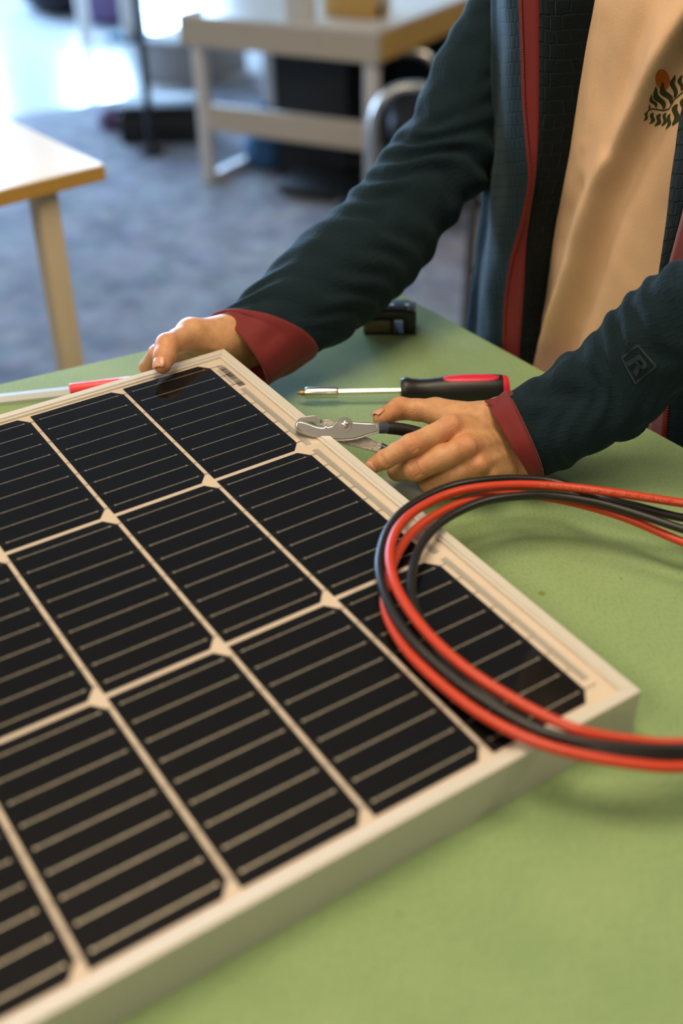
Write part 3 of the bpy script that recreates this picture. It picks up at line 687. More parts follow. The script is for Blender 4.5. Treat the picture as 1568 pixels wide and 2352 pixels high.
gB = catmull([atd(872, 1028, PD + .004), atd(905, 1044, PD + .007), atd(960, 1066, PD + .011), atd(1020, 1080, PD + .013), atd(1070, 1086, PD + .012)], 30)
rel(tube('grip', gB[5:], np.interp(np.linspace(0, 1, 25), [0, .1, .8, 1], [.0043, .0050, .0052, .0035]), M['grip_black'], pl, 18), pl)
rel(tube('grip_band', gB[:7], .0046, M['grip_blue'], pl, 18), pl)

# ------------------------------------------------------------------ the person
XC, person_y = -.38, .56
person = empty('person', 'person in dark teal jacket with red trim and tan T-shirt at the table', 'person', (XC, person_y, 0))
def kid(o): return rel(o, person)
def J(px, py, z): return at(px, py, T + z)
SK = np.array(s2l((208, 158, 112))[:3]); SK_RED = np.array(s2l((198, 124, 82))[:3])
body_V, body_F, body_C = [], [], []
def add_body(V, F, C):
    n = sum(len(v) for v in body_V); body_V.append(V); body_F.append(F + n); body_C.append(C)
def tinted(V, reds):
    C = np.tile(SK, (len(V), 1))
    for p, r, w in reds:
        k = np.exp(-(np.linalg.norm(V - p, axis=1) / r) ** 2)[:, None] * w
        C = C * (1 - k) + SK_RED * k
    return C
def grow(F, chain, radii, k=.003):
    for a, b, ra, rb in zip(chain[:-1], chain[1:], radii[:-1], radii[1:]): F.cap(a, b, ra, rb, k)

# --- hand holding the pliers (person's left hand)
VW = -CAMZ
iM, iP, iD, iT = J(1037, 980, .063), J(943, 1023, .058), J(884, 1055, .047), J(858, 1069, .040)
mM, mP, mD, mT = J(1073, 1027, .055), J(955, 1076, .038), J(914, 1080, .019), J(952, 1056, .015)
rM, rP, rD, rT = J(1098, 1068, .041), J(990, 1106, .021), J(972, 1092, .0095), J(1010, 1072, .010)
kM, kP, kD, kT = J(1122, 1095, .028), J(1045, 1122, .012), J(1030, 1108, .0085), J(1050, 1090, .0085)
tC, tM, tI, tT = J(1108, 966, .054), J(1000, 945, .052), J(918, 938, .054), J(875, 960, .056)
wR, wU = J(1150, 962, .050), J(1212, 1064, .022)
fR, fU = atd(1390, 858, .951), atd(1410, 905, .953)
lo = np.min([iT, mD, rP, kP, tI, fR, fU, wU, tT, kT], axis=0) - .025; hi = np.max([iT, mD, rP, kP, tI, fR, fU, wR, iM], axis=0) + .025
lo[2] = max(lo[2], T - .002)
H = Field(lo, hi, .0009)
KW = .006
for Mx, bx, r0, r1 in ((iM, wR * .75 + wU * .25, .0105, .0120), (mM, (wR + wU) / 2, .0105, .0125), (rM, wR * .3 + wU * .7, .0100, .0120), (kM, wU, .0095, .0120)):
    H.cap(Mx, bx, r0, r1, .008)
for s in (.25, .5, .75):     # fill of the back of the hand and the palm below it
    H.cap(iM * (1 - s) + kM * s - VW * .004, wR * (1 - s) + wU * s - VW * .002, .0105, .0135, .008)
H.cap(iM - VW * .014, mM - VW * .015, .009, .009, .008)
H.cap(mM - VW * .014, wU - VW * .006, .010, .012, .008)
grow(H, [wR, fR], [.0165, .017], .01); grow(H, [wU, fU], [.0160, .017], .01)
H.cap(wR, wU, .0165, .016, .010)
# thumb with its base
grow(H, [wR + (tC - wR) * .3, tC, tM], [.013, .0145, .0115], .008)
grow(H, [tM, tM * .5 + tI * .5, tI], [.0112, .0093, .0097], .003); grow(H, [tI, tT], [.0096, .0072], .003)
H.cap(tM, iM - VW * .012 + (wR - iM) * .25, .0075, .0095, .008)       # web
for M_, P_, D_, T_, rr in ((iM, iP, iD, iT, (.0104, .0089, .0094, .0080, .0066)), (mM, mP, mD, mT, (.0104, .0100, .0103, .0092, .0076)), (rM, rP, rD, rT, (.0100, .0096, .0099, .0086, .0070)), (kM, kP, kD, kT, (.0086, .0068, .0072, .0064, .0056))):
    grow(H, [M_, (M_ + P_) / 2, P_], [rr[0], rr[1], rr[2]], .0022)
    grow(H, [P_, (P_ + D_) / 2, D_, T_], [rr[2], (rr[1] + rr[3]) / 2, rr[3], rr[4]], .0020)
for kn, s in ((iM, .0036), (mM, .0046), (rM, .0040), (kM, .003)): H.cap(kn + VW * .0058, kn + VW * .0058 + unit(wR + wU - 2 * kn) * .005, s + .0022, s, .006)   # knuckles
for a, b in ((mM + VW * .0105, (wR + wU) / 2 + VW * .0125), (rM + VW * .010, wU * .7 + wR * .3 + VW * .012)):  # tendons
    H.cap(a, b, .0012, .0016, .004)
def creases(P_, nxt, prev, r, n=3, gap=.0023):
    ax = unit(nxt - prev); dv = unit(VW - ax * (VW @ ax)); sd_ = np.cross(ax, dv)
    for q in range(n):
        c = P_ + ax * gap * (q - (n - 1) / 2)
        pts = [c + (r + .0003) * (math.cos(t) * dv + math.sin(t) * sd_) for t in (-.7, -.25, .25, .7)]
        for a, b in zip(pts[:-1], pts[1:]): H.cap(a, b, .0008, .0008, .0010, sub=True)
creases(iP, iD, iM, .0093); creases(mP, mP + (mP - mM), mM, .0103); creases(iD, iT, iP, .0080, 2, .002)
V, F = H.nets()
add_body(V, F, tinted(V, [(iP + VW * .008, .011, .55), (mP + VW * .008, .012, .5), (iM + VW * .01, .012, .6), (mM + VW * .01, .013, .55), (rM + VW * .01, .011, .4), (iT, .012, .55), (tT, .014, .5), (tI + VW * .008, .010, .35), (rP, .012, .4), (kP, .02, .4)]))
def nail(tip, prev, r, dorsal, l0=-.003, l1=.0075, wid=.95, name='fingernail'):
    ax = unit(tip - prev); dv = unit(dorsal - ax * (dorsal @ ax)); sv = np.cross(ax, dv); V = []; n, mcol = 9, 9
    for i in range(n):
        u = i / (n - 1); t = l0 + (l1 - l0) * u
        rr = r + .00035 if t < 0 else math.sqrt(max((r + .00035) ** 2 - (t * .72) ** 2, 1e-8))
        w = wid * (.80 + .2 * math.sin(u * 2.2)) * (1 - .25 * max(0, .25 - u) * 4)
        for j in range(mcol):
            a = (j / (mcol - 1) * 2 - 1) * w; V.append(tip + ax * t + rr * (math.cos(a) * dv + math.sin(a) * sv))
    return kid(solidify(mesh(name, V, grid_faces(n, mcol), M['nail'], person), .0005, 0))
M['nail'] = plain('fingernail', (214, 156, 126), .28)
nail(iT, iD, .0067, unit(VW + CAMX * -.25 + CAMY * .25)); nail(tT, tI, .0074, unit(VW * .25 - CAMY * .97 - CAMX * .3), -.003, .0068, .8)

# --- hand gripping the panel's far corner (person's right hand)
tT2, tI2, tM2, tC2 = J(373, 838, .0735), J(384, 792, .083), J(440, 768, .077), J(500, 785, .062)
w1, w2 = J(520, 778, .062), J(545, 818, .026)
i2 = [J(430, 782, .062), J(362, 812, .047), J(338, 842, .018), J(356, 868, .012)]
m2 = [J(455, 792, .050), J(392, 825, .028), J(372, 852, .012), J(400, 862, .012)]
r2 = [J(475, 802, .038), J(425, 835, .018), J(412, 856, .010), J(440, 862, .010)]
k2 = [J(495, 812, .027), J(455, 842, .012), J(445, 856, .009), J(470, 862, .009)]
g1, g2 = atd(668, 722, 1.136), atd(690, 745, 1.134)
allp = np.array([tT2, tI2, tM2, w1, w2, g1, g2] + i2 + m2 + r2 + k2)
lo = allp.min(0) - .028; hi = allp.max(0) + .028; lo[2] = max(lo[2], T - .002)
H = Field(lo, hi, .0011)
for ch, rr in ((i2, (.0100, .0088, .0078, .0066)), (m2, (.0100, .0088, .0078, .0066)), (r2, (.0095, .0082, .0074, .0064)), (k2, (.0085, .0072, .0066, .0056))): grow(H, ch, rr, .0022)
for s, ch in ((.1, i2), (.35, m2), (.65, r2), (.95, k2)): H.cap(ch[0], w1 * (1 - s) + w2 * s, .0105, .0150, .010)
H.cap(w1, w2, .0185, .0170, .012); grow(H, [w1, g1], [.0180, .021], .012); grow(H, [w2, g2], [.0160, .021], .012)
grow(H, [w1, tC2, tM2], [.017, .0165, .0122], .010); grow(H, [tM2, (tM2 + tI2) / 2, tI2], [.0120, .0103, .0104], .004); grow(H, [tI2, tT2 * .6 + tI2 * .4, tT2], [.0103, .0098, .0080], .003)
H.cap(tM2 + np.array([0, 0, .002]), i2[0], .009, .010, .009); H.cap(tM2, w1 + np.array([0, 0, .002]), .0125, .0165, .010)
V, F = H.nets()
V[:, 2] = np.maximum(V[:, 2], T + .0005)
add_body(V, F, tinted(V, [(tT2, .016, .6), (tI2, .014, .5), (i2[1], .018, .5), (i2[2], .018, .4), (tM2, .012, .2)]))
nail(tT2, tI2, .0082, unit(VW * .9 + CAMX * -.45 - CAMY * .1), -.004, .0075)

# --- the rest of the body, under the clothes
shR = np.array([XC - .19, .545, 1.285]); shL = np.array([XC + .19, .545, 1.285])
elR = atd(925, 470, 1.215); elL = atd(1680, 690, 1.00)
H = Field((XC - .40, .30, 0.0), (XC + .62, .78, 1.66), .009)
c = np.array([XC, .575, 1.0])
H.ell(c + [0, 0, .16], (.150, .095, .20), .03); H.ell(c + [0, 0, -.12], (.145, .100, .17), .03); H.ell(c + [0, 0, .02], (.135, .088, .2), .03)
H.cap(shR + [.06, .03, -.03], shL + [-.06, .03, -.03], .05, .05, .03)
H.cap(c + [0, .01, .30], c + [0, -.01, .43], .056, .052, .02)
H.ell(c + [0, -.025, .545], (.074, .094, .112), .01); H.ell(c + [0, -.075, .475], (.045, .045, .045), .02)
H.cap(c + [0, -.115, .545], c + [0, -.128, .515], .010, .014, .008)
for s in (-1, 1):
    H.ell(c + [s * .076, -.012, .535], (.012, .020, .032), .006)
    hp_ = c + [s * .085, .01, -.18]; kn = np.array([XC + s * .10, .57, .49]); an = np.array([XC + s * .11, .60, .09])
    H.cap(hp_, kn, .078, .055, .03); H.cap(kn, an, .052, .038, .02); H.cap(an + [0, .01, -.04], an + [0, -.15, -.055], .036, .030, .02)
grow(H, [shR + [.07, .03, -.05], atd(1110, 125, 1.195), atd(1045, 300, 1.205), atd(930, 465, 1.195), atd(795, 620, 1.165), atd(690, 715, 1.14)], [.036, .034, .030, .027, .025, .022], .01)
grow(H, [shL + [-.06, .02, -.04], np.array([-.165, .50, 1.22]), np.array([-.140, .43, 1.135]), atd(1528, 772, .928), atd(1420, 862, .949)], [.034, .034, .032, .028, .024], .01)
V, F = H.nets(); add_body(V, F, np.tile(SK, (len(V), 1)))
V = np.concatenate(body_V); F = np.concatenate(body_F); C = np.concatenate(body_C)
body = mesh('body', V, F, M['skin'], person)
ca = body.data.color_attributes.new('tint', 'FLOAT_COLOR', 'POINT')
ca.data.foreach_set('color', np.concatenate([C, np.ones((len(C), 1))], 1).astype(np.float32).ravel())
md = body.modifiers.new('soften', 'SMOOTH'); md.factor = .5; md.iterations = 1
kid(body)
for s in (-1, 1):      # eyes
    bm = bmesh.new(); bmesh.ops.create_uvsphere(bm, u_segments=12, v_segments=8, radius=.012); o = bm_obj('eye', bm, M['white_metal'], person, True); o.location = (XC + s * .031, .472, 1.556); kid(o)
H = Field((XC - .13, .40, 1.45), (XC + .13, .72, 1.72), .006); H.ell(c + [0, -.005, .572], (.084, .100, .105), .01); H.ell(c + [0, .05, .50], (.072, .055, .10), .02)
V, F = H.nets(); kid(mesh('hair', V, F, M['hair'], person))
H = Field((XC - .26, .42, .06), (XC + .26, .76, .97), .009)
H.ell((XC, .578, .88), (.160, .112, .10), .03)
for s in (-1, 1):
    hp_ = np.array([XC + s * .085, .585, .82]); kn = np.array([XC + s * .10, .57, .49]); an = np.array([XC + s * .11, .60, .11])
    H.cap(hp_, kn, .088, .070, .02); H.cap(kn, an, .068, .060, .02)
V, F = H.nets(); kid(mesh('trousers', V, F, M['trousers'], person))
for s in (-1, 1):
    x = XC + s * .11; H = Field((x - .08, .40, -.01), (x + .08, .70, .16), .006)
    H.cap((x, .635, .05), (x, .49, .044), .042, .036, .02); H.cap((x, .61, .06), (x, .605, .12), .046, .048, .02)
    V, F = H.nets(); V[:, 2] = np.maximum(V[:, 2], .002); kid(mesh('shoe', V, F, M['shoe'], person))

# ------------------------------------------------------------------ clothes
def polydist(x, z, L):
    """signed distance in the x-z plane to a polyline (positive to the image's right)"""
    best = 1e9; sg = 1
    for (x0, z0), (x1, z1) in zip(L[:-1], L[1:]):
        dx, dz = x1 - x0, z1 - z0; t = max(0, min(1, ((x - x0) * dx + (z - z0) * dz) / (dx * dx + dz * dz)))
        ex, ez = x - x0 - t * dx, z - z0 - t * dz; d = math.hypot(ex, ez)
        if d < best: best = d; sg = 1 if dx * ez - dz * ex > 0 else -1
    return best * sg
def XZ(L, y=.435): return [(aty(px, py, y)[0], aty(px, py, y)[2]) for px, py in L]
ridge1 = XZ([(1640, -100), (1564, 62), (1470, 262), (1392, 430), (1335, 596), (1249, 800), (1215, 900)])
ridge2 = XZ([(1520, -60), (1478, 120), (1445, 260), (1430, 330)])
ridge3 = XZ([(1395, -40), (1375, 150), (1352, 330)])
ridge4 = XZ([(1345, 430), (1300, 500), (1285, 560)])
def shirt_pt(phi, z):
    t = (z - .78) / .55
    a = .158 + .010 * math.sin(t * 3.1); b = .133 + .004 * math.sin(t * 3); cy = .578 - .022 * max(0, t)
    if z > 1.23: k = (z - 1.23) / .13; a *= 1 - .60 * k * k; b *= 1 - .42 * k * k
    x = XC + a * math.sin(phi); y = cy - b * math.cos(phi)
    fr = max(0, math.cos(phi))
    d1 = polydist(x, z, ridge1); h = .017 * math.exp(-(abs(d1) / (.016 if d1 < 0 else .0070)) ** 1.6) - (.012 * math.exp(-((d1 - .020) / .014) ** 2))
    d2 = polydist(x, z, ridge2); h += -.006 * math.exp(-(d2 / .011) ** 2)
    d3 = polydist(x, z, ridge3); h += .0025 * math.exp(-(d3 / .006) ** 2)
    d4 = polydist(x, z, ridge4); h += -.004 * math.exp(-(d4 / .010) ** 2)
    h += .0045 * (noise.noise(Vector((x * 16, z * 9, 3.1)))) + .0016 * noise.noise(Vector((x * 45, z * 30, 7)))
    return (x + h * math.sin(phi) * fr, y - h * fr, z)
V = []; NR, NC = 110, 150
phis = np.concatenate([np.linspace(-1.25, 1.25, 110, endpoint=False), np.linspace(1.25, 2 * math.pi - 1.25, 40, endpoint=False)])
for z in np.linspace(.78, 1.36, NR):
    for ph in phis: V.append(shirt_pt(ph, z))
F = grid_faces(NR, NC, True)
shirt = kid(mesh('t_shirt', V, F, M['shirt'], person))
bvh_shirt = BVHTree.FromPolygons([Vector(v) for v in V], F)
def cast(bvh, px, py):
    d = Vector(ray(px, py)).normalized(); h = bvh.ray_cast(Vector(CW), d)
    return (np.array(h[0]), d) if h[0] is not None else (None, d)
def decal(name, polys, bvh, mat, parent, lift=.0005, fallback=None):
    """flat print on cloth: outlines (pixels) projected onto the real cloth surface, sitting just proud of it"""
    bm = bmesh.new()
    for poly in polys:
        vs = [bm.verts.new((x, y, 0)) for x, y in poly]
        try: bm.faces.new(vs)
        except ValueError: pass
    bmesh.ops.triangulate(bm, faces=bm.faces[:]); bmesh.ops.subdivide_edges(bm, edges=bm.edges[:], cuts=2, use_grid_fill=True); bmesh.ops.triangulate(bm, faces=bm.faces[:])
    bad = []
    for v in bm.verts:
        h, d = cast(bvh, v.co.x, v.co.y)
        if h is None: bad.append(v); continue
        v.co = Vector(h) - d * lift
    bmesh.ops.delete(bm, geom=bad, context='VERTS')
    bmesh.ops.recalc_face_normals(bm, faces=bm.faces[:])
    return bm_obj(name, bm, mat, parent, True)
def Z5(L): return [(1360 + x / 4.524, 120 + y / 4.524) for x, y in L]
sun = [(728 + 74 * math.cos(a) + 8 * math.sin(a), 285 + 108 * math.sin(a)) for a in np.linspace(0, 2 * math.pi, 26, endpoint=False)]
decal('sun_print', [Z5(sun)], bvh_shirt, M['print_orange'], shirt, .0005)
def leaf(a, b, w, wave=1.0, n=9):
    a, b = np.array(a, float), np.array(b, float); ax = unit(b - a); nr = np.array([-ax[1], ax[0]]); L = np.linalg.norm(b - a); up = []; dn = []
    for i in range(n + 1):
        t = i / n; c = a + (b - a) * t + nr * wave * math.sin(t * 7.5) * w * .35; ww = w * math.sin(math.pi * min(1, t * .92 + .06)) ** .7 * .55
        up.append(c + nr * ww); dn.append(c - nr * ww)
    return [tuple(p) for p in up + dn[::-1]]
leaves = [((815, 535), (708, 320), 62), ((740, 590), (640, 370), 58), ((660, 575), (600, 450), 38), ((850, 470), (842, 240), 48), ((920, 400), (914, 238), 40), ((985, 360), (990, 220), 40),
          ((632, 630), (608, 750), 38), ((706, 640), (660, 775), 42), ((762, 630), (732, 770), 36), ((806, 640), (775, 800), 32), ((878, 540), (850, 765), 62), ((960, 470), (940, 700), 62), ((575, 625), (540, 720), 24), ((600, 545), (585, 600), 16)]
stem = [(540, 650), (580, 608), (620, 588), (680, 596), (740, 606), (790, 590), (820, 545), (850, 490), (890, 455), (940, 410), (1000, 350)]
def band(L, w): return [(x, y - w) for x, y in L] + [(x, y + w) for x, y in L[::-1]]
decal('leaf_print', [Z5(leaf(*l)) for l in leaves] + [Z5(band(stem, 7))], bvh_shirt, M['print_green'], shirt, .0009)

# --- jacket body: two open front panels with red zip facings and waffle lining
def interp_rows(rows, py, k): return float(np.interp(py, [r[0] for r in rows], [r[k] for r in rows]))
rowsR = [(-330, 1300, 1322, 1385, 1290), (-250, 1235, 1268, 1388, 1225), (-140, 1197, 1240, 1388, 1165), (0, 1198, 1240, 1369, 1150), (100, 1202, 1240, 1349, 1145), (240, 1206, 1240, 1325, 1138), (335, 1214, 1238, 1310, 1128), (415, 1222, 1231, 1296, 1113), (515, 1202, 1214, 1275, 1108), (600, 1176, 1208, 1264, 1102), (692, 1163, 1203, 1251, 1092), (800, 1159, 1195, 1230, 1083), (930, 1156, 1190, 1212, 1074)]
rowsL = [(-330, 1590, 1570, 1545), (-250, 1690, 1655, 1590), (-140, 1745, 1700, 1604), (0, 1725, 1680, 1590), (100, 1705, 1660, 1580), (226, 1680, 1634, 1565), (292, 1665, 1620, 1550), (341, 1650, 1606, 1546), (407, 1632, 1588, 1537), (496, 1612, 1568, 1532), (617, 1578, 1535, 1523), (720, 1560, 1522, 1512), (850, 1540, 1502, 1494), (980, 1530, 1492, 1482), (1080, 1524, 1488, 1476)]
pys = np.linspace(-330, 930, 88); pysL = np.linspace(-330, 1080, 88)
def yE(py): return float(np.interp(py, [-330, -250, -140, 400, 800, 1000], [.500, .430, .400, .400, .413, .416]))
def smoothed(a, n=3):
    a = np.array(a, float)
    for _ in range(n): a[1:-1] = .25 * a[:-2] + .5 * a[1:-1] + .25 * a[2:]
    return a
def jacket_side(rows, pys, left):
    E = []; Rr = []; S = []; O = []
    for py in pys:
        e = aty(interp_rows(rows, py, 1), py, yE(py)); r = aty(interp_rows(rows, py, 2), py, yE(py) + .007)
        h, _ = cast(bvh_shirt, interp_rows(rows, py, 3), py)
        s = h if h is not None else aty(interp_rows(rows, py, 3), py, .445)
        E.append(e); Rr.append(r); S.append(s + np.array([0, .004, 0]))
        z = e[2]; k = min(1.0, max(0, (z - 1.20) / .16)) ** 2; sx = .205 * (1 - .66 * k); bk = .715 - .075 * k; xs = 1 - .6 * k; yf = .045 * k
        if left: row = [e, e + np.array([.012, .006, 0]), np.array([XC + .165 * xs, .455 + yf, z]), np.array([XC + sx, .56, z]), np.array([XC + .16 * xs, bk - .04, z]), np.array([XC, bk, z])]
        else:
            si = aty(interp_rows(rows, py, 4), py, .462); row = [e, e + (si - e) * .30 + np.array([0, -.012, 0]), e + (si - e) * .75 + np.array([0, -.006, 0]), si + np.array([0, 0, z - si[2]]) * .5, np.array([XC - sx + .005, .57, z]), np.array([XC - .16 * xs, bk - .04, z]), np.array([XC, bk, z])]
        O.append(catmull(row, 44))
    E, Rr, S, O = smoothed(E), smoothed(Rr), smoothed(S), np.array(O)
    n = len(pys); Oo = O.copy()
    for i in range(n):
        for j in range(O.shape[1]):
            p = O[i, j]; w = min(1, j / 8)
            nv = noise.noise(Vector((p[0] * 14, p[1] * 14, p[2] * 6))) * .006 * w + noise.noise(Vector((p[0] * 40, p[1] * 40, p[2] * 22))) * .0022 * w
            Oo[i, j] = p + unit(p - np.array([XC, .57, p[2]])) * nv
    Oo[:, 0] = E
    s_along = np.concatenate([[0], np.cumsum(np.linalg.norm(np.diff(E, axis=0), axis=1))])
    uv = [(np.linalg.norm(Oo[i, j] - Oo[i, 0]), s_along[i]) for i in range(n) for j in range(O.shape[1])]
    return E, Rr, S, Oo, uv, s_along
for left, rows, pp in ((False, rowsR, pys), (True, rowsL, pysL)):
    E, Rr, S, O, uv, sa = jacket_side(rows, pp, left); n = len(pp)
    nm = 'jacket_front'
    pnl = kid(solidify(mesh(nm, O.reshape(-1, 3), grid_faces(n, O.shape[1]), M['fleece'], person, uvs=uv), .002, 0))
    cols = [E + (Rr - E) * t + np.array([0, -.0012, 0]) for t in np.linspace(0, 1, 5)]
    V = np.stack(cols, 1); kid(solidify(mesh('zip_facing', V.reshape(-1, 3), grid_faces(n, 5), M['red_trim'], person), .0012, 0))
    cols = [Rr + (S - Rr) * t + np.array([0, -.010 * math.sin(math.pi * t), 0]) for t in np.linspace(0, 1, 14)]; V = np.stack(cols, 1)
    uv = [(t * np.linalg.norm(S[i] - Rr[i]), sa[i]) for i in range(n) for t in np.linspace(0, 1, 14)]
    kid(solidify(mesh('jacket_lining', V.reshape(-1, 3), grid_faces(n, 14), M['fleece_in'], person, uvs=uv), .0015, 0))
    # zip teeth
    P = catmull(E, 230); V = []; Fz = []
    for q in range(0, 230):
        d = np.array([.0022, .0012, .0008]); k = len(V); ce = P[q] + np.array([0, -.0012, 0])
        V += [ce + d * np.array([a, b, c_]) for a in (-1, 1) for b in (-1, 1) for c_ in (-1, 1)]
        Fz += [tuple(k + w for w in f) for f in ((0, 1, 3, 2), (4, 6, 7, 5), (0, 4, 5, 1), (2, 3, 7, 6), (0, 2, 6, 4), (1, 5, 7, 3))]
    kid(mesh('zip_teeth', V, Fz, M['zip_teeth'], person, smooth=False))
# yoke over the shoulders
H = Field((XC - .30, .42, 1.22), (XC + .30, .76, 1.42), .007)
H.cap(shR + [.0, .01, -.005], np.array([XC - .06, .595, 1.335]), .064, .052, .03); H.cap(shL + [.0, .01, -.005], np.array([XC + .06, .595, 1.335]), .064, .052, .03); H.ell((XC, .63, 1.30), (.15, .07, .10), .03); H.cap((XC - .05, .60, 1.37), (XC + .05, .60, 1.37), .045, .045, .02)
V, F = H.nets(); kid(mesh('jacket_yoke', V, F, M['fleece'], person, uvs=V[:, [0, 2]]))

# --- sleeves
def sleeve(name, st, mat, aspect=.95, n=130, m=72, folds=None, cap_end=False, seed=1.0):
    cen = [np.array(s[1]) if s[0] == 'w' else (atd(s[0], s[1], s[4]) + atd(s[2], s[3], s[5])) / 2 for s in st]
    p1 = []; p2 = []; tg = np.gradient(np.array(cen), axis=0); prev = None
    for i, s in enumerate(st):
        if s[0] == 'w':
            t_ = unit(tg[i]); av = unit(prev - t_ * (prev @ t_)) * s[2]
        else: av = (atd(s[0], s[1], s[4]) - atd(s[2], s[3], s[5])) / 2
        prev = av; p1.append(cen[i] + av); p2.append(cen[i] - av)
    p1, p2 = np.array(p1), np.array(p2)
    a = catmull(p1, n); b = catmull(p2, n); Cn = (a + b) / 2; A = (a - b) / 2
    Tn = np.gradient(Cn, axis=0); Tn /= np.linalg.norm(Tn, axis=1)[:, None]
    B = np.cross(A, Tn); B /= np.linalg.norm(B, axis=1)[:, None]; rA = np.linalg.norm(A, axis=1)
    Aun = A - Tn * np.sum(A * Tn, 1)[:, None]; rP = np.linalg.norm(Aun, axis=1)
    s = np.concatenate([[0], np.cumsum(np.linalg.norm(np.diff(Cn, axis=0), axis=1))])
    th = np.linspace(0, 2 * np.pi, m, endpoint=False); V = []; uv = []
    for i in range(n):
        for j in range(m):
            d = A[i] * np.cos(th[j]) + B[i] * rP[i] * aspect * np.sin(th[j])
            h = folds(s[i], th[j], s[-1]) if folds else 0
            V.append(Cn[i] + d + unit(d) * h); uv.append((th[j] * rP[i], s[i]))
    F = grid_faces(n, m, True)
    o = kid(mesh(name, V, F, mat, person, uvs=uv))
    return o, V, F, s
def folds_L(s, t, L):
    n1 = noise.noise(Vector((math.cos(t) * 1.3, math.sin(t) * 1.3, s * 9))); n2 = noise.noise(Vector((math.cos(t) * 2.4 + 5, math.sin(t) * 2.4, s * 26)))
    ph = s / .028 + .35 * math.sin(t + .6) + 1.1 * n1
    w = math.sin(2 * math.pi * ph); w = (abs(w) ** .7) * (1 if w > 0 else -1)
    amp = .0034 * (.60 + .6 * noise.noise(Vector((math.cos(t) * .9 + 2, math.sin(t) * .9, s * 12)))) * min(1, s / .03)
    return amp * w + .0046 * n1 * min(1, s / .03) + .0024 * n2 * min(1, s / .012)
def folds_R(s, t, L):
    n1 = noise.noise(Vector((math.cos(t) * 1.2 + 9, math.sin(t) * 1.2, s * 7))); n2 = noise.noise(Vector((math.cos(t) * 2.2, math.sin(t) * 2.2 + 4, s * 22)))
    ph = s / .034 + .5 * math.sin(t + 1.9) + 1.0 * n1
    w = math.sin(2 * math.pi * ph)
    el = math.exp(-((s - .26) / .09) ** 2)
    amp = (.0018 + .0028 * el + .0012 * math.exp(-((s - .05) / .05) ** 2)) * (.6 + .7 * noise.noise(Vector((math.cos(t) + 3, math.sin(t), s * 10)))) * min(1, s / .03)
    return amp * w + .0040 * n1 * min(1, s / .03) + .0015 * n2 * min(1, s / .02)
stL = [(1158, 908, 1246, 1095, .978, .968), (1215, 868, 1292, 1076, .974, .966), (1290, 815, 1347, 1046, .966, .962), (1345, 775, 1410, 1018, .958, .958), (1400, 715, 1470, 988, .947, .950), (1490, 640, 1565, 905, .926, .930), ('w', (-.165, .372, 1.078), .048), ('w', (-.135, .415, 1.125), .052), ('w', (-.130, .460, 1.180), .055), ('w', (-.150, .500, 1.235), .060), ('w', (-.190, .535, 1.285), .062), ('w', (-.245, .550, 1.315), .055)]
slL, VL, FL, _ = sleeve('jacket_sleeve', stL, M['fleece'], .82, 190, 84, folds_L)
bvh_L = BVHTree.FromPolygons([Vector(v) for v in VL], FL)
stR = [(482, 745, 728, 801, 1.128, 1.118), (545, 704, 795, 766, 1.135, 1.13), (610, 640, 852, 728, 1.15, 1.145), (680, 560, 906, 685, 1.165, 1.16), (762, 488, 962, 628, 1.18, 1.18), (840, 408, 1034, 515, 1.195, 1.195), (886, 342, 1110, 430, 1.205, 1.205), (945, 265, 1150, 345, 1.205, 1.205), (998, 132, 1180, 210, 1.195, 1.195), (1040, 58, 1215, 110, 1.185, 1.185), (1088, -20, 1250, 10, 1.175, 1.175), (1160, -100, 1300, -80, 1.165, 1.17)]
slR, VR, FR, _ = sleeve('jacket_sleeve', stR, M['fleece'], .86, 190, 84, folds_R)
# red cuffs
def cuff(stations, aspect, mid=None, n=14, th=.0022, seed=0):
    def fo(s, t, L): return (.0012 if seed == 0 else .0055) * noise.noise(Vector((math.cos(t) * 2 + seed, math.sin(t) * 2, s * 22))) * (min(1, s / .01, max(0, L - s) / .012 + .15) if seed else 1) + .0005
    o, V, F, s = sleeve('cuff', stations, M['red_trim'], aspect, n, 64, fo); solidify(o, th, 0); return o
cuff([(1121, 931, 1220, 1099, .981, .9700), (1141, 918, 1234, 1099, .9795, .969), (1158, 905, 1247, 1098, .978, .968), (1163, 902, 1251, 1097, .9777, .9678)], .84)
cuff([(492, 749, 612, 873, 1.128, 1.098), (489, 747, 655, 848, 1.128, 1.104), (485, 746, 695, 824, 1.128, 1.112), (481, 744, 729, 802, 1.128, 1.118)], .80, seed=3)
# turned corner of the cuff above the hand and stitching along the band
q = [atd(x, y, d) for x, y, d in ((1113, 922, .968), (1135, 916, .968), (1172, 898, .966), (1180, 905, .963), (1152, 938, .958), (1136, 946, .958), (1128, 930, .962))]
kid(solidify(mesh('cuff_fold', q, [tuple(range(7))], M['red_trim'], person, smooth=False), .0022, 0))

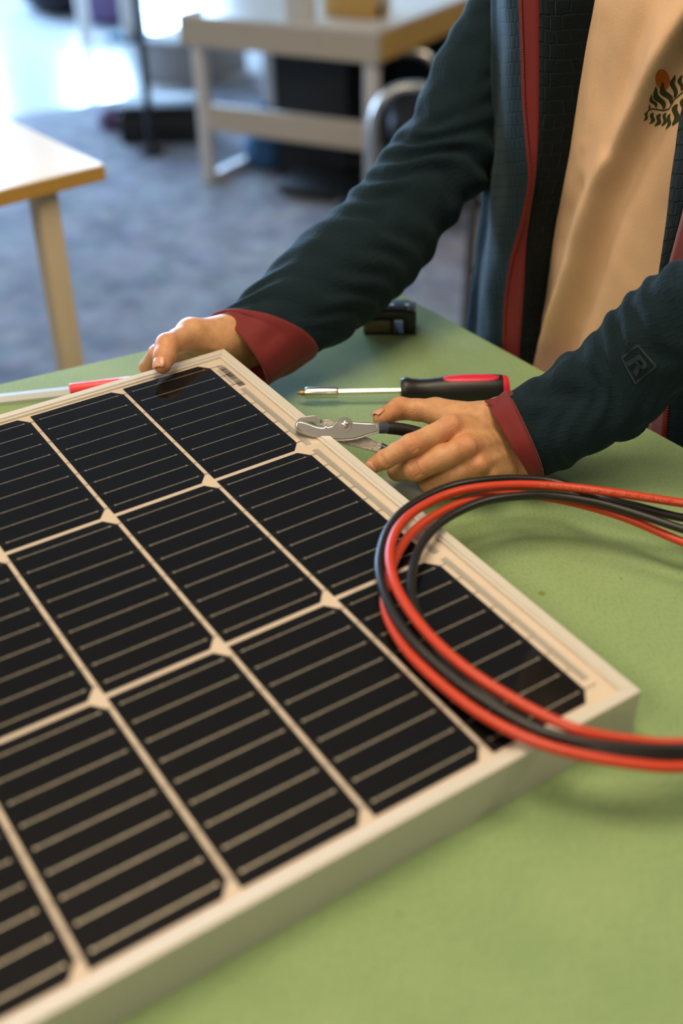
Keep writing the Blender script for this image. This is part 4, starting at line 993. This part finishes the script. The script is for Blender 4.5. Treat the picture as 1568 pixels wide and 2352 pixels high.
# --- square badge with the letter R embroidered on the sleeve
cor = [(1427, 822), (1464, 793), (1506, 842), (1458, 881)]
def edge_strip(a, b, w=2.1):
    a, b = np.array(a, float), np.array(b, float); ax = unit(b - a); nr = np.array([-ax[1], ax[0]]) * w; L = []
    for t in np.linspace(0, 1, 8): L.append(tuple(a + (b - a) * t + nr))
    for t in np.linspace(1, 0, 8): L.append(tuple(a + (b - a) * t - nr))
    return L
decal('badge_border', [edge_strip(cor[i], cor[(i + 1) % 4]) for i in range(4)], bvh_L, M['embroidery'], slL, .0013)
def badge_letter():
    V, F = text_mesh('R', 1.0); V[:, 0] -= V[:, 0].min(); V[:, 0] /= V[:, 0].max(); V[:, 1] /= V[:, 1].max()
    # letter frame in pixels: base point, right and up vectors
    base = np.array([1437.0, 834.0]); up = np.array([31.0, -20.0]); rt = np.array([25.0, 30.0])
    # embolden: strokes as the letter outline plus a stem slab
    polys = [[tuple(base + rt * V[i][0] + up * V[i][1]) for i in f] for f in F]
    def quad(x0, y0, x1, y1): return [tuple(base + rt * x + up * y) for x, y in ((x0, y0), (x1, y0), (x1, y1), (x0, y1))]
    polys.append(quad(-.03, 0, .27, 1))
    arc = [(.2, .47)] + [(.2 + .0, .47)]
    def arcband(c0, r0, r1, sx):
        o_ = []; i_ = []
        for a in np.linspace(-math.pi / 2, math.pi / 2, 10):
            o_.append((c0[0] + sx * r1 * math.cos(a), c0[1] + r1 * math.sin(a))); i_.append((c0[0] + sx * r0 * math.cos(a), c0[1] + r0 * math.sin(a)))
        return [tuple(base + rt * x + up * y) for x, y in o_ + i_[::-1]]
    polys.append(arcband((.5, .715), .10, .285, 1.45)); polys.append(quad(.2, .43, .55, .62)); polys.append(quad(.2, .82, .55, 1.0))
    polys.append([tuple(base + rt * x + up * y) for x, y in ((.42, .46), (.70, .50), (1.02, 0), (.70, 0))])
    return polys
decal('badge_letter', badge_letter()[-5:], bvh_L, M['embroidery'], slL, .0016)

# ------------------------------------------------------------------ background furniture
def F2(px, py, z=0.0): return at(px, py, z)
def par(name, o, a, b, z0, z1, mat, parent, bevel=0):     # parallelogram block in world space
    poly = [o, o + a, o + a + b, o + b]; return rel(prism(name, [p[:2] for p in poly], z0, z1, mat, parent, bevel), parent)
# birch table at the left
lc = F2(240, 377, T); d1 = unit(F2(0, 437, T) - lc); d2 = unit(F2(0, 263, T) - lc)
bt = empty('birch_table', 'pale birch table with square beige leg beside the carpet edge', 'table', (lc[0], lc[1], 0))
par('tabletop', lc, d1 * 1.2, d2 * 1.7, T - .004, T, M['birch'], bt, .001)
par('edge_band', lc, d1 * 1.2, d2 * 1.7, T - .024, T - .0042, M['birch_edge'], bt, .001)
lp = F2(96, 440, T - .03)
for k1, k2 in ((0, 0), (1.0, 0), (0, 1.45), (1.0, 1.45)):
    p = lp + d1 * k1 + d2 * k2; o = box('leg', (p[0], p[1], (T - .024) / 2), (.040, .034, T - .024), M['beige_leg'], bt, (0, 0, math.atan2(d2[1], d2[0])), .003); rel(o, bt)
# low white workbench with beige aprons
ZB = .617
wl = F2(405, 31, ZB); wc = F2(868, 72, ZB); wr = F2(1090, -15, ZB)
fv = wc - wl; rv = (wr - wc) * 1.12
wb = empty('workbench', 'low white workbench with beige front apron, shelf beam and honey plywood end', 'workbench', (wc[0], wc[1], 0))
par('worktop', wl, fv, rv, ZB - .012, ZB, M['laminate'], wb, .002)
nf = unit(fv); nr_ = unit(rv)
par('front_apron', wl, fv, nr_ * .02, ZB - .105, ZB - .0125, M['apron'], wb, .002)
par('end_apron', wc - nf * .02 + nr_ * .0205, nf * .0198, rv - nr_ * .021, ZB - .105, ZB - .0125, M['ply'], wb, .002)
par('back_apron', wl + rv - nr_ * .02, fv - nf * .021, nr_ * .0199, ZB - .105, ZB - .0125, M['apron'], wb, .002)
def leg_at(p, h=ZB - .105, w=.045): o = box('leg', (p[0], p[1], h / 2), (w, w, h), M['white_metal'], wb, (0, 0, math.atan2(nf[1], nf[0])), .004); return rel(o, wb)
Lp = [wl + nf * .05 + nr_ * .05, wc - nf * .05 + nr_ * .05, wl + nf * .05 + rv * .60, wc - nf * .05 + rv * .92]
for p in Lp: leg_at(p)
par('shelf_beam', Lp[0] + nf * .023 - nr_ * .02, Lp[1] - Lp[0] - nf * .046, nr_ * .03, .205, .300, M['apron'], wb, .003)
par('foot_bar', Lp[0] - nf * .02 + nr_ * .023, nf * .035, (Lp[2] - Lp[0]) - nr_ * .046, .0, .03, M['white_metal'], wb, .004)
# things on the bench
p = wl + fv * .57 + rv * .10; rzb = math.atan2(nf[1], nf[0])
def closed_box(name, label, cat, p, size, mat, rz=0, lid=None):
    e = empty(name, label, cat, (p[0], p[1], p[2]), None, rz)
    box('body', (0, 0, size[2] * .46), (size[0], size[1], size[2] * .92), mat, e, bevel=min(size) * .06)
    box('lid', (0, 0, size[2] * .955), (size[0] * 1.03, size[1] * 1.03, size[2] * .09), lid or mat, e, bevel=min(size) * .03)
    return e
closed_box('white_carton', 'white carton standing at the front of the workbench top', 'box', p, (.09, .07, .16), M['white_metal'], rzb)
p = wl + fv * .74 + rv * .28
closed_box('wooden_box', 'brown wooden box on the workbench top beside the white carton', 'box', p, (.20, .14, .12), M['ply'], rzb, M['birch_edge'])
p = wc - nf * .10 + nr_ * .20
kb = empty('clamp_knob', 'small silver knob near the plywood end of the workbench', 'knob', (p[0], p[1], ZB))
lathe('spindle', (0, 0, 0), (0.0001, 0, .04), [(0, .010), (1, .010)], M['black'], kb, 14); lathe('cap', (0, 0, .038), (0.0001, 0, .062), [(0, .012), (.2, .021), (.7, .021), (1, .010)], M['chrome'], kb, 16)
# dark storage behind and below the bench
def crate(label, p, size, rz, mat=None):
    mt = mat or M['black']; e = empty('storage_crate', label, 'crate', (p[0], p[1], 0), None, rz); w, d_, h = size
    box('base', (0, 0, .01), (w, d_, .02), mt, e)
    for sx in (-1, 1): box('side_panel', (sx * (w / 2 - .008), 0, h / 2), (.016, d_, h - .04), mt, e); box('end_panel', (0, sx * (d_ / 2 - .008), h / 2), (w - .034, .016, h - .04), mt, e)
    box('rim', (0, 0, h - .012), (w + .02, d_ + .02, .024), mt, e, bevel=.004); return e
crate('black storage crate under the workbench beside its white corner leg', wl + fv * .50 + rv * .42, (.30, .28, .47), rzb)
crate('black storage crate under the workbench near its left legs', wl + fv * .30 + rv * .86, (.40, .20, .47), rzb)
crate('long black storage crate standing behind the workbench', wl + fv * .42 + rv * 1.32, (1.15, .34, .62), rzb)
crate('black crate beyond the plywood end of the workbench, behind the raised sleeve', wc + rv * .95 + nf * .40, (.40, .44, .60), rzb)
def soft_bag(name, label, cat, p, size, mat, strap=True):
    e = empty(name, label, cat, (p[0], p[1], 0)); H = Field((-size[0], -size[1], -.02), (size[0], size[1], size[2] * 1.3), max(size) / 26)
    H.ell((0, 0, size[2] * .45), (size[0] * .5, size[1] * .5, size[2] * .5), .02); H.ell((size[0] * .16, 0, size[2] * .3), (size[0] * .36, size[1] * .5, size[2] * .32), .03); H.ell((-size[0] * .2, 0, size[2] * .3), (size[0] * .3, size[1] * .45, size[2] * .35), .03)
    V, F = H.nets(); V[:, 2] = np.maximum(V[:, 2], .002); mesh('bag_body', V, F, mat, e)
    if strap: tube('strap', [(size[0] * .25 * math.cos(a), 0, size[2] * .85 + size[2] * .35 * math.sin(a)) for a in np.linspace(0, math.pi, 12)], .012, mat, e, 8)
    return e
soft_bag('cloth_bag', 'crumpled blue cloth bag on the floor under the workbench', 'bag', wl + fv * .17 + rv * .38, (.18, .16, .20), M['blue_cloth'])
soft_bag('dark_bag', 'dark mauve bag on the bright floor beside the white post', 'bag', F2(252, 48, 0), (.44, .36, .30), M['purple'])
soft_bag('dark_bag', 'dark navy bag at the top left on the bright floor', 'bag', F2(135, 22, 0), (.62, .42, .34), M['trousers'])
# black stand with its case
bp = F2(351, 352, 0)
es = empty('equipment_stand', 'thin black upright stand carrying a dark grey panel', 'stand', (bp[0], bp[1], 0))
tube('pole', [(0, 0, .012), (0, 0, 1.0)], .017, M['black'], es, 12)
lathe('foot_plate', (0, 0, 0), (.0001, 0, .014), [(0, .05), (.8, .05), (1, .045)], M['black'], es, 24)
box('panel', (-.02, .16, .80), (.04, .24, .34), M['dark_grey'], es, (0, 0, -.5), .01); box('panel_bracket', (0, .03, .78), (.03, .06, .04), M['black'], es)
cp = F2(368, 338, 0) + np.array([-.14, .09, 0])
ce = empty('equipment_case', 'low black equipment case on the carpet behind the stand', 'case', (cp[0], cp[1], 0), None, math.atan2(.83, .557))
box('body', (0, 0, .06), (.34, .24, .12), M['black'], ce, bevel=.012); box('lid', (0, 0, .138), (.344, .244, .028), M['black'], ce, bevel=.008); tube('handle', [(-.05, -.122, .09), (-.05, -.14, .09), (.05, -.14, .09), (.05, -.122, .09)], .006, M['dark_grey'], ce, 8)
soft_bag('mauve_pouch', 'small mauve pouch on the carpet beside the black case', 'pouch', F2(262, 292, 0), (.13, .11, .09), M['purple'], False)
closed_box('grey_carton', 'grey carton on the floor between the stand and the workbench', 'box', F2(450, 172, 0), (.34, .46, .20), M['grey_box'], rzb)
wp = F2(198, 92, 0); e = empty('white_post', 'slim white post standing on the bright floor', 'post', (wp[0], wp[1], 0)); tube('upright', [(0, 0, .012), (0, 0, .9)], .035, M['white_metal'], e, 16); lathe('foot_plate', (0, 0, 0), (.0001, 0, .014), [(0, .10), (.8, .10), (1, .09)], M['white_metal'], e, 24)
wp = F2(312, 92, 0); e = empty('display_board', 'narrow white display board on the floor beside the black stand', 'board', (wp[0], wp[1], 0), None, .5)
box('board', (0, 0, .52), (.03, .20, 1.0), M['white_metal'], e, bevel=.004); box('foot', (0, 0, .015), (.26, .16, .03), M['teal_cloth'], e, bevel=.004)
# chair with a chrome loop arm
lc3 = F2(945, 335, .30); chp = lc3 + np.array([-.83, .557, 0]) * .25
ch = empty('lounge_chair', 'black chair with polished chrome loop arms behind the raised arm', 'chair', (chp[0], chp[1], 0), None, math.atan2(-.557, .83))
def arm_loop(off):
    P = []
    for a in np.linspace(0, 2 * math.pi, 40, endpoint=False):
        ca, sa = math.cos(a), math.sin(a); P.append((off, .135 * (abs(ca) ** .8) * (1 if ca > 0 else -1), .30 + .19 * (abs(sa) ** .8) * (1 if sa > 0 else -1)))
    P.append(P[0]); return tube('chrome_arm', P, .016, M['chrome'], ch, 12, False)
for s in (-.25, .25): arm_loop(s)
box('seat', (0, .16, .33), (.44, .46, .10), M['black'], ch, bevel=.03); box('backrest', (0, .40, .56), (.46, .09, .42), M['black'], ch, (-.18, 0, 0), .03)
for s in (-.25, .25): box('runner', (s, 0, .10), (.05, .50, .03), M['black'], ch, bevel=.008)
box('crossbar', (0, 0, .26), (.48, .05, .04), M['black'], ch)
fp = F2(735, 445, 0); e = empty('foot_rest', 'flat black foot rest lying on the carpet', 'foot rest', (fp[0], fp[1], 0), None, rzb)
box('plate', (0, 0, .035), (.30, .17, .022), M['black'], e, (.12, 0, 0), .008); box('base', (0, 0, .010), (.27, .14, .020), M['black'], e, bevel=.004)
fp = F2(775, 392, 0); e = empty('floor_pedal', 'black rounded pedal on the carpet below the workbench beam', 'pedal', (fp[0], fp[1], 0), None, rzb + .4)
box('pedal_body', (0, 0, .04), (.16, .12, .07), M['black'], e, bevel=.03, seg=4); box('pedal_base', (0, 0, .008), (.20, .15, .016), M['dark_grey'], e, bevel=.003)
fp = F2(693, 358, 0); e = empty('red_ball', 'small faded red ball on the carpet below the workbench beam', 'ball', (fp[0], fp[1], 0)); bm = bmesh.new(); bmesh.ops.create_icosphere(bm, subdivisions=3, radius=.03)
M['ball'] = plain('faded_red', (190, 96, 84), .7); o = bm_obj('shell', bm, M['ball'], e, True); o.location = (0, 0, .03); tube('seam', [(.0302 * math.cos(a), .0302 * math.sin(a), .03) for a in np.linspace(0, 6.2832, 25)], .001, M['dark_grey'], e, 6, False)
# stool behind the person
sp_ = F2(1066, 800, 0); so = empty('stool', 'dark metal stool standing between the person and the raised arm', 'stool', (sp_[0] + .06, sp_[1] + .14, 0))
for x, y in ((-.06, -.14), (.14, -.06), (.06, .14), (-.14, .06)): tube('leg', [(x * 1.0, y * 1.0, 0), (x * .95, y * .95, .47)], .014, M['dark_grey'], so, 10)
lathe('seat', (0, 0, .465), (.0001, 0, .51), [(0, .17), (.2, .18), (.8, .18), (1, .165)], M['dark_grey'], so, 32)
tube('foot_ring', [(.148 * math.cos(a), .148 * math.sin(a), .18) for a in np.linspace(0, 6.2832, 33)], .007, M['dark_grey'], so, 8, False)
